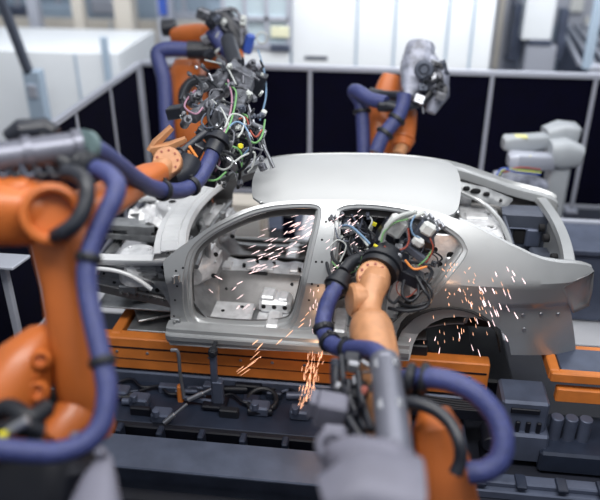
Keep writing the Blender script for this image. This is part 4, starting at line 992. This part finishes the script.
ax = (toCam(at(374, 280, 4.75))+V((-.05, 0, .35))).normalized(); pc = at(373, 277, 4.78)
mb.lathe(pc-ax*.17, ax, [(0, .10), (.02, .118), (.14, .118), (.19, .112), (.20, .10), (.20, 0)], 32)
q = at(355, 300, 4.72); ax2 = (V((-.75, -.25, .1))).normalized(); mb.lathe(q-ax2*.1, ax2, [(0, .09), (.02, .115), (.12, .115), (.14, .10), (.145, .06), (.145, 0)], 30); wr4 = mb.build('wrist', M['orange2'], r4, 35)
mb = MB(); bolts(mb, pc+ax*.03, ax, .085, 10, .010, .006, .2); x, y, z = basis(ax); mb.cyl(pc+ax*.028-y*.05-x*.03, pc+ax*.036-y*.05-x*.03, .02, n=14); mb.cyl(pc+ax*.028+y*.01, pc+ax*.034+y*.01, .008, n=10); mb.each('bolt', M['redw'], wr4)
mb = MB(); bolts(mb, at(371, 322, 4.50), toCam(at(371, 322, 4.5)), .05, 5, .006, .004); mb.each('bolt', M['redw'], wr4)
ax3 = (at(392, 245, 5.05)-at(376, 275, 4.85)).normalized(); p = at(378, 272, 4.86)
mb = MB(); mb.lathe(p, ax3, [(0, .08), (0, .135), (.03, .145), (.035, .13), (.05, .13), (.055, .148), (.09, .148), (.095, .13), (.13, .13), (.135, .11), (.2, .10), (.2, 0)], 36); mb.build('tool_flange', M['black'], r4)
# grey dress tube
mb = MB(); P0 = at(385, 362, 3.95); P1 = at(403, 520, 2.95); d = (P1-P0)
L = d.length; d.normalize()
mb.lathe(P0, d, [(0, .07), (-.01, .078), (0, .088), (.04, .09), (.05, .084), (.12, .084), (L, .088)], 34)
mb.build('supply_tube', M['greytube'], r4, 30)
mb = MB()
xx, yy, zz = basis(d)
for s_, a_ in ((.10, -.45), (.10, .45), (.45, -.45), (.45, .45), (.75, .2)):
    tc_ = toCam(P0+d*s_); sd = d.cross(tc_).normalized(); n_ = (tc_*math.cos(a_)+sd*math.sin(a_)).normalized(); n_ = (n_-d*n_.dot(d)).normalized()
    mb.box(P0+d*s_+n_*.086, (.035, .075, .016), Matrix((n_.cross(d), d, n_)).transposed(), .006); mb.cyl(P0+d*s_+n_*.09, P0+d*s_+n_*.102, .009, n=10)
mb.each('tube_lug', M['steel'], r4, per=2)
hose([(337, 286, 4.75), (330, 298, 4.72), (325, 312, 4.7), (323, 325, 4.65), (326, 336, 4.6), (333, 345, 4.5), (345, 349, 4.4), (360, 349, 4.25), (373, 351, 4.1), (382, 358, 4.0), (386, 368, 3.92)], .056, r4, clamps=(.34, .47, .63))
mb = MB(); d = (at(340, 280, 4.8)-at(333, 293, 4.74)).normalized(); mb.lathe(at(334, 291, 4.75), d, [(0, .06), (0, .066), (.03, .07), (.035, .09), (.06, .09), (.065, .074), (.14, .066), (.14, 0)], 24); mb.tube([at(343, 272, 4.9), at(352, 262, 5.0), at(362, 258, 5.1)], .045, 12); mb.build('hose_end_boot', M['black'], r4)
hose([(396, 380, 3.95), (410, 379, 3.9), (430, 378, 3.8), (452, 382, 3.75), (476, 394, 3.7), (495, 415, 3.66), (503, 438, 3.62), (500, 458, 3.6), (487, 470, 3.6), (468, 473, 3.62)], .058, r4)
mb = MB(); 
for a in (410, 424): mb.torus(at(a, 379, 3.85), (1, -.2, 0), .065, .028, 24, 10)
mb.box(at(415, 398, 3.9), (.1, .1, .08), bev=.02); mb.build('hose_holder', M['black'], r4)
hose([(404, 402, 3.7), (420, 404, 3.65), (438, 412, 3.6), (452, 426, 3.55), (460, 445, 3.5), (460, 462, 3.5), (455, 474, 3.5)], .035, r4, m='blackp', name='black_hose')
mb = MB(); mb.tube([at(392, 368, 3.95), at(402, 374, 3.95), at(412, 377, 3.9)], .012, 8); mb.build('green_hose', M['green'], r4)
# casting at bottom and bracketry
mb = MB(); mb.loft([(at(330, 452, 3.15), .04, .06), (at(340, 462, 3.1), .10, .14), (at(365, 478, 3.05), .15, .18), (at(390, 486, 3.0), .15, .2), (at(412, 486, 3.0), .10, .16), (at(420, 486, 3.0), .05, .1)], 26, up=(0, 0, 1), e=2.8)
mb.torus(at(332, 446, 3.2), toCam(at(332, 446, 3.2)), .055, .025, 24, 10); mb.loft([(at(334, 520, 2.9), .12, .2), (at(360, 510, 2.9), .2, .25), (at(410, 520, 2.9), .2, .25)], 20, e=3); mb.build('elbow_casting', M['cast'], r4, 45)
mb = MB(); mb.box(at(331, 411, 3.8), (.17, .14, .17), Matrix.Rotation(math.radians(8), 3, 'Y'), .015); mb.box(at(314, 404, 3.85), (.06, .12, .12), Matrix.Rotation(math.radians(8), 3, 'Y'), .012); mb.box(at(334, 436, 3.6), (.13, .12, .08), bev=.02); mb.build('bracket_block', M['cast'], r4)
mb = MB(); mb.bar(at(341, 356, 4.1), at(345, 400, 3.9), .03, .05, bev=.006); mb.box(at(352, 362, 4.1), (.1, .08, .11), bev=.015); mb.tube([at(336, 362, 4.05), at(336, 385, 3.95), at(344, 410, 3.8), (at(362, 440, 3.6))], .022, 10); mb.tube([at(348, 380, 4.0), at(352, 405, 3.85), at(366, 430, 3.7)], .016, 10)
mb.tube([at(358, 372, 4.0), at(362, 400, 3.85), at(372, 430, 3.65)], .02, 10); mb.box(at(352, 408, 4.1), (.18, .15, .35), bev=.03); mb.build('valve_bracket', M['blackp'], r4)
mb = MB(); 
for k in range(7): mb.torus(at(335, 362+4*k, 4.03), (at(336, 390, 3.9)-at(335, 360, 4.05)), .024, .006, 16, 6)
mb.build('ribbed_sleeve', M['slate'], r4)
mb = MB(); mb.box(at(353, 367, 4.02), (.075, .04, .075), Rz(8, 'Y'), .012); mb.cyl(at(354, 377, 4.0), at(355, 385, 3.96), .014); mb.cyl(at(362, 361, 4.0), at(372, 368, 3.95), .011); mb.cyl(at(363, 372, 4.0), at(374, 372, 3.95), .007); mb.build('valve', M['steel'], r4)
confetti(r4, 18, (336, 385, 378, 432), (3.75, 3.95), ['blackp', 'slate', 'steel', 'redw', 'dark'], random.Random(12), (.02, .05))

# weld gun of robot 4 in the rear door
mb = MB(); obx(mb, 395, 262, 5.0, (.16, .14, .14), 25); obx(mb, 408, 275, 5.0, (.22, .14, .09), 25); obx(mb, 352, 232, 5.6, (.26, .2, .18), -20); obx(mb, 372, 222, 5.7, (.2, .2, .14), 15); obx(mb, 340, 250, 5.7, (.14, .2, .25), 10)
obx(mb, 392, 236, 5.3, (.2, .2, .16), 30); obx(mb, 410, 245, 5.2, (.28, .16, .05), 35); obx(mb, 417, 238, 5.25, (.25, .14, .12), 35)
g4 = mb.build('weld_gun', M['blackp'], r4)
def h1(mb):
    obx(mb, 396, 226, 5.0, (.13, .10, .15), 30, bev=.02)
def h2(mb):
    obx(mb, 428, 229, 4.95, (.10, .06, .095), 30, bev=.022); obx(mb, 418, 242, 4.95, (.085, .06, .07), 30, bev=.018)
def h3(mb):
    obx(mb, 426, 231, 5.0, (.14, .06, .12), 30); obx(mb, 416, 254, 5.0, (.2, .05, .05), 38); obx(mb, 405, 248, 5.0, (.22, .05, .02), -50); obx(mb, 346, 226, 5.4, (.07, .08, .05), -30)
def h4(mb):
    for a in ((424, 212), (437, 220), (405, 215), (430, 214), (441, 223), (394, 262), (400, 265)): mb.cyl(at(a[0], a[1], 5.0), at(a[0]+3, a[1]+5, 4.95), .014, n=12)
    mb.bar(at(408, 214, 5.0), at(440, 222, 5.0), .03, .035, bev=.006); mb.bar(at(416, 210, 5.0), at(404, 232, 5.0), .024, .03, bev=.004); mb.cyl(at(392, 263, 4.85), at(400, 255, 4.9), .022); mb.cyl(at(385, 258, 4.85), at(392, 266, 4.8), .016)
    mb.cyl(at(360, 280, 4.9), at(350, 298, 4.95), .02); mb.box(at(350, 228, 5.2), (.05, .04, .10), Rz(-35, 'Y'), .01)
clutter(g4, [('white_transformer', 'whitep', h1), ('white_cap', 'whitep', h2), ('grey_manifold', 'slate', h3), ('fitting', 'steel', h4)])
w4 = [('greyw', .017, [(382, 244, 4.95), (386, 230, 4.9), (398, 220, 4.9), (412, 217, 4.9), (424, 213, 4.9)]), ('greyw', .017, [(380, 240, 4.9), (388, 225, 4.85), (400, 216, 4.85), (416, 212, 4.9)]), ('green', .008, [(381, 242, 4.85), (384, 232, 4.85), (394, 223, 4.85), (408, 219, 4.85)]),
 ('cyan', .009, [(416, 214, 4.9), (411, 224, 4.85), (413, 234, 4.85), (420, 238, 4.85)]), ('cyan', .012, [(340, 226, 5.2), (350, 226, 5.1), (360, 234, 5.0), (370, 244, 4.95)]), ('greyw', .010, [(341, 228, 5.2), (352, 229, 5.1), (362, 238, 5.0), (368, 246, 4.95)]),
 ('green', .007, [(332, 262, 5.2), (340, 270, 5.1), (350, 273, 5.05), (358, 268, 5.0), (362, 257, 4.95)]), ('orangew', .012, [(405, 260, 4.85), (412, 268, 4.85), (418, 269, 4.85), (428, 266, 4.9)]), ('redw', .010, [(408, 228, 4.9), (409, 240, 4.9), (406, 247, 4.9), (400, 250, 4.9)]),
 ('redw', .008, [(430, 238, 4.95), (433, 248, 4.95), (428, 260, 4.95), (420, 266, 4.9)]), ('green', .007, [(432, 250, 5), (426, 259, 4.9), (418, 266, 4.9)]), ('redw', .009, [(384, 246, 4.85), (390, 252, 4.85), (396, 258, 4.85)]),
 ('black', .017, [(350, 236, 5.3), (356, 250, 5.1), (366, 258, 5.0), (376, 256, 4.95), (382, 246, 5)]), ('black', .016, [(346, 232, 5.3), (348, 250, 5.2), (358, 262, 5.0), (372, 262, 4.9)]), ('black', .014, [(336, 214, 5.6), (328, 232, 5.5), (326, 255, 5.4), (330, 275, 5.2), (338, 282, 5.0)]), ('black', .012, [(340, 218, 5.6), (332, 240, 5.4), (333, 258, 5.3), (344, 268, 5.2)]),
 ('black', .013, [(416, 276, 4.9), (424, 290, 4.85), (430, 300, 4.85), (424, 308, 4.85), (405, 311, 4.85), (388, 308, 4.9)]), ('black', .012, [(420, 276, 4.95), (430, 288, 4.9), (432, 298, 4.9), (424, 304, 4.9), (408, 306, 4.9), (396, 300, 4.9)]), ('black', .012, [(404, 280, 4.9), (402, 294, 4.85), (410, 301, 4.85), (418, 295, 4.85), (418, 284, 4.9)]), ('black', .012, [(392, 284, 4.9), (388, 297, 4.85), (394, 303, 4.85), (400, 296, 4.85)]), ('black', .012, [(422, 280, 4.95), (428, 294, 4.95), (428, 306, 4.92), (412, 309, 4.92), (396, 308, 4.9)]),
 ('black', .014, [(410, 262, 4.95), (424, 264, 4.9), (432, 272, 4.9), (428, 282, 4.9)]), ('slate', .010, [(352, 212, 5.6), (362, 218, 5.5), (360, 230, 5.4), (370, 236, 5.3)]), ('greyw', .008, [(364, 212, 5.5), (372, 220, 5.4), (368, 230, 5.4)]), ('greyw', .007, [(330, 246, 5.2), (338, 240, 5.2), (346, 246, 5.2), (340, 262, 5.2)])]
rc = random.Random(77)
for k in range(16):
    cx_, cy_ = rc.uniform(343, 366), rc.uniform(222, 275); z0_ = rc.uniform(5.15, 5.6); a0_ = rc.uniform(0, 6)
    w4.append((rc.choice(['black', 'black', 'black', 'blackp', 'greyw', 'slate']), rc.uniform(.006, .012), [(cx_+rc.uniform(8, 14)*math.cos(a0_+q*1.1), cy_+rc.uniform(10, 18)*math.sin(a0_+q*1.1), z0_+.03*q) for q in range(5)]))
for k in range(10):
    cx_, cy_ = rc.uniform(395, 432), rc.uniform(232, 292); z0_ = rc.uniform(4.9, 5.1); a0_ = rc.uniform(0, 6)
    w4.append((rc.choice(['black', 'black', 'blackp', 'greyw', 'redw', 'slate']), rc.uniform(.005, .010), [(cx_+rc.uniform(6, 12)*math.cos(a0_+q*1.1), cy_+rc.uniform(6, 12)*math.sin(a0_+q*1.1), z0_+.02*q) for q in range(5)]))
for c, r, pts in w4:
    mb = MB(); mb.tube([at(*q) for q in pts], r*(.7 if c not in ('black', 'greyw') else .9), 8); mb.each('cable', M[c], g4)
mb = MB(); mb.box(at(376, 246, 4.88), (.035, .02, .016), Rz(20, 'Y'), .003); mb.box(at(354, 265, 5.0), (.014, .015, .03), Rz(20, 'Y'), .003); mb.each('yellow_connector', M['yellow'], g4)
mb = MB(); mb.box(at(374, 224, 5.45), (.04, .02, .03), Rz(20, 'Y'), .003); mb.build('brass_plate', M['yellow'], g4)
confetti(g4, 46, (328, 212, 376, 282), (5.35, 5.7), ['blackp', 'slate', 'steel', 'black', 'gun', 'greyw'], random.Random(21), (.025, .07))
confetti(g4, 46, (326, 216, 352, 300), (5.45, 5.75), ['blackp', 'black', 'steel', 'black', 'slate', 'greyw'], random.Random(31), (.025, .07))
confetti(g4, 30, (345, 208, 400, 245), (5.6, 5.85), ['blackp', 'black', 'steel', 'black', 'slate', 'gun'], random.Random(32), (.03, .08))
confetti(g4, 26, (384, 216, 440, 290), (4.98, 5.15), ['blackp', 'slate', 'steel', 'black', 'steel'], random.Random(22), (.02, .055), lambda x, y: y > 216+(x-384)*.1 and y < 292 and x < 446-(y-216)*.25)

# ------------------------------------------------------------------ sparks
def sparks(label, lst, Zf, m, seed, w=.004):
    rg = random.Random(seed); mb = MB()
    for (x, y, dx, dy) in lst:
        Z = Zf(x, y); p = at(x, y, Z); q = at(x+dx, y+dy, Z)
        k = w*.62*rg.uniform(.6, 1.3); mb.loft([(p, k*.15, k*.15), (p.lerp(q, .3), k*.7, k*.7), (p.lerp(q, .8), k, k), (q, k*.3, k*.3)], 5)
    return tag(mb.build('welding_spark', M[m]), label, 'sparks', kind='stuff')
def nearside(x, y): return (side(x, y)-C).dot(F)-.10
L1 = [(506.5,266.5,2.5,5),(512,270.5,3,5.5),(495,271.5,2,5),(511.5,276,3,6),(522,278,3.5,6),(484,287,2,5),(479,286,2,5),(492,288,3,6),(503,289,3,7),(508,292,3,7),(482,300,3,7),(488,300,3,7.5),(499,303,2.5,7),(506,305,3.5,7),(490,311,2.5,6),(494,309,3,7.5),(496,309,3,8),(514,312,4,7),(488,321,2,6),(492,319,3,7.5),(476,318,2,6),(459,288,1.5,4),(483,299,3,7),(436,336,-1.5,5),(440,347,-1.2,7),(459,332,1,7),(471,344,2.5,7),(478,349,2.5,8),(411,338,-2,4),(505,335,3,7),(481,288,3,6),(470,302,2,5)]
rg = random.Random(4)
sparks('white pink sparks flying over the rear fender of the car', L1, nearside, 'spark', 1, .0055)
L2 = [(rg.gauss(478, 16), rg.gauss(300, 14), 1.5, 4) for _ in range(26)]+[(rg.gauss(452, 14), rg.gauss(328, 10), .5, 3.5) for _ in range(18)]+[(rg.uniform(440, 475), rg.uniform(262, 296), rg.uniform(-2, 2), 2.5) for _ in range(24)]
sparks('orange sparks scattered around the rear wheel arch opening', L2, nearside, 'sparko', 2, .0035)
L3 = []
for _ in range(75):
    x = rg.uniform(246, 318); y = 262-(x-246)*.62+rg.gauss(0, 11)
    if 206 < y < 275 : L3.append((x, y, rg.uniform(4, 10), -rg.uniform(2, 4.5)))
for _ in range(12): x = rg.uniform(205, 310); L3.append((x, rg.uniform(265, 315), rg.uniform(4, 8), -rg.uniform(3, 6) if x > 225 else 4))
sparks('pale pink sparks streaking through the front door opening', L3, lambda x, y: nearside(x, y)+.45, 'spark', 3, .004)
L4 = [(237,374,10,-7),(240,376,10,-7),(243,370,13,-9),(247,366,13,-9),(250,360,10,-9),(255,352,8,-9),(252,345,6,-5),(260,358,1,-1.5),(276,345,6,-6),(285,338,8,-8),(298,328,6,-5),(300,322,5,-4),(305,316,4,-4),(236,372,8,-6),(257,349,6,-6)]
sparks('orange spark streaks falling diagonally below the front sill', L4, lambda x, y: nearside(x, y)-.05, 'sparko', 4, .0055)
L5 = []
for _ in range(80):
    y = rg.uniform(350, 402); x = 318-(y-350)*.28+rg.gauss(0, 4.5); L5.append((x, y, -rg.uniform(.3, 2), rg.uniform(4, 9)))
sparks('vertical shower of orange sparks falling beside the valve bracket', L5, lambda x, y: 5.1-(y-350)*.01, 'sparko', 5, .004)
L6 = [(rg.uniform(325, 360), rg.uniform(212, 290), rg.uniform(3, 6), -rg.uniform(2, 4)) for _ in range(42)]+[(rg.uniform(308, 322), rg.uniform(290, 345), rg.uniform(-1, 2), -rg.uniform(3, 6)) for _ in range(14)]+[(rg.uniform(395, 450), 345-(0)*1+rg.uniform(-55, 0), 4, -4) for _ in range(0)]
sparks('small pink sparks around the gun in the rear door opening', L6, lambda x, y: 5.15, 'spark', 6, .003)

# ------------------------------------------------------------------ light
def area(name, loc, rot, sx, sy, power, col):
    l = bpy.data.lights.new(name, 'AREA'); l.shape = 'RECTANGLE'; l.size = sx; l.size_y = sy; l.energy = power; l.color = col
    o = bpy.data.objects.new(name, l); COL.objects.link(o); o.location = loc; o.rotation_euler = rot; return o
area('offscreen_lamp', (.3, 2.6, 7.0), (math.radians(-6), 0, 0), 5, 3.0, 240, (1, .98, .96))
area('offscreen_lamp', (.8, -2.6, 7.0), (math.radians(30), 0, 0), 6, 1.6, 520, (1, .99, .97))  # unseen key light, added in front and above for contrast on the car side
area('offscreen_lamp', (-1.5, 5.3, 4.8), (math.radians(52), 0, 0), 14, .8, 420, (.96, .98, 1))  # unseen light, added to brighten the white walls behind the fence
area('offscreen_lamp', (3.5, 5.0, 6.5), (math.radians(0), math.radians(20), 0), 4, 2, 160, (.95, .97, 1))
area('offscreen_lamp', (-2.5, -4.5, 6.5), (math.radians(35), math.radians(-10), 0), 4, 2, 20, (.85, .9, 1))
for (px, py, e, dy) in ((452, 305, 1.6, -.35), (312, 372, 2.0, -.25), (300, 235, 1.2, .5)):
    l = bpy.data.lights.new('spark_glow', 'POINT'); l.energy = e; l.color = (1, .55, .3); l.shadow_soft_size = .05
    o = bpy.data.objects.new('spark_glow', l); COL.objects.link(o); o.location = onY(px, py, dy)
w = bpy.data.worlds.new('hall'); scene.world = w; w.use_nodes = True; nt = w.node_tree; bg = nt.nodes['Background']
g = nt.nodes.new('ShaderNodeTexGradient'); tc = nt.nodes.new('ShaderNodeTexCoord'); sx = nt.nodes.new('ShaderNodeSeparateXYZ'); cr = nt.nodes.new('ShaderNodeValToRGB'); mr = nt.nodes.new('ShaderNodeMapRange')
nt.links.new(tc.outputs['Generated'], sx.inputs[0]); mr.inputs[1].default_value = -1; mr.inputs[2].default_value = 1
nt.links.new(sx.outputs['Z'], mr.inputs[0]); nt.links.new(mr.outputs[0], cr.inputs[0])
cr.color_ramp.elements[0].position = .35; cr.color_ramp.elements[0].color = (.05, .055, .075, 1)
cr.color_ramp.elements[1].position = .75; cr.color_ramp.elements[1].color = (.75, .80, .88, 1)
nt.links.new(cr.outputs[0], bg.inputs[0]); bg.inputs[1].default_value = .62
vs = scene.view_settings; vs.view_transform = 'Standard'; vs.look = 'None'; vs.gamma = 1; vs.use_curve_mapping = False; vs.exposure = -0.27
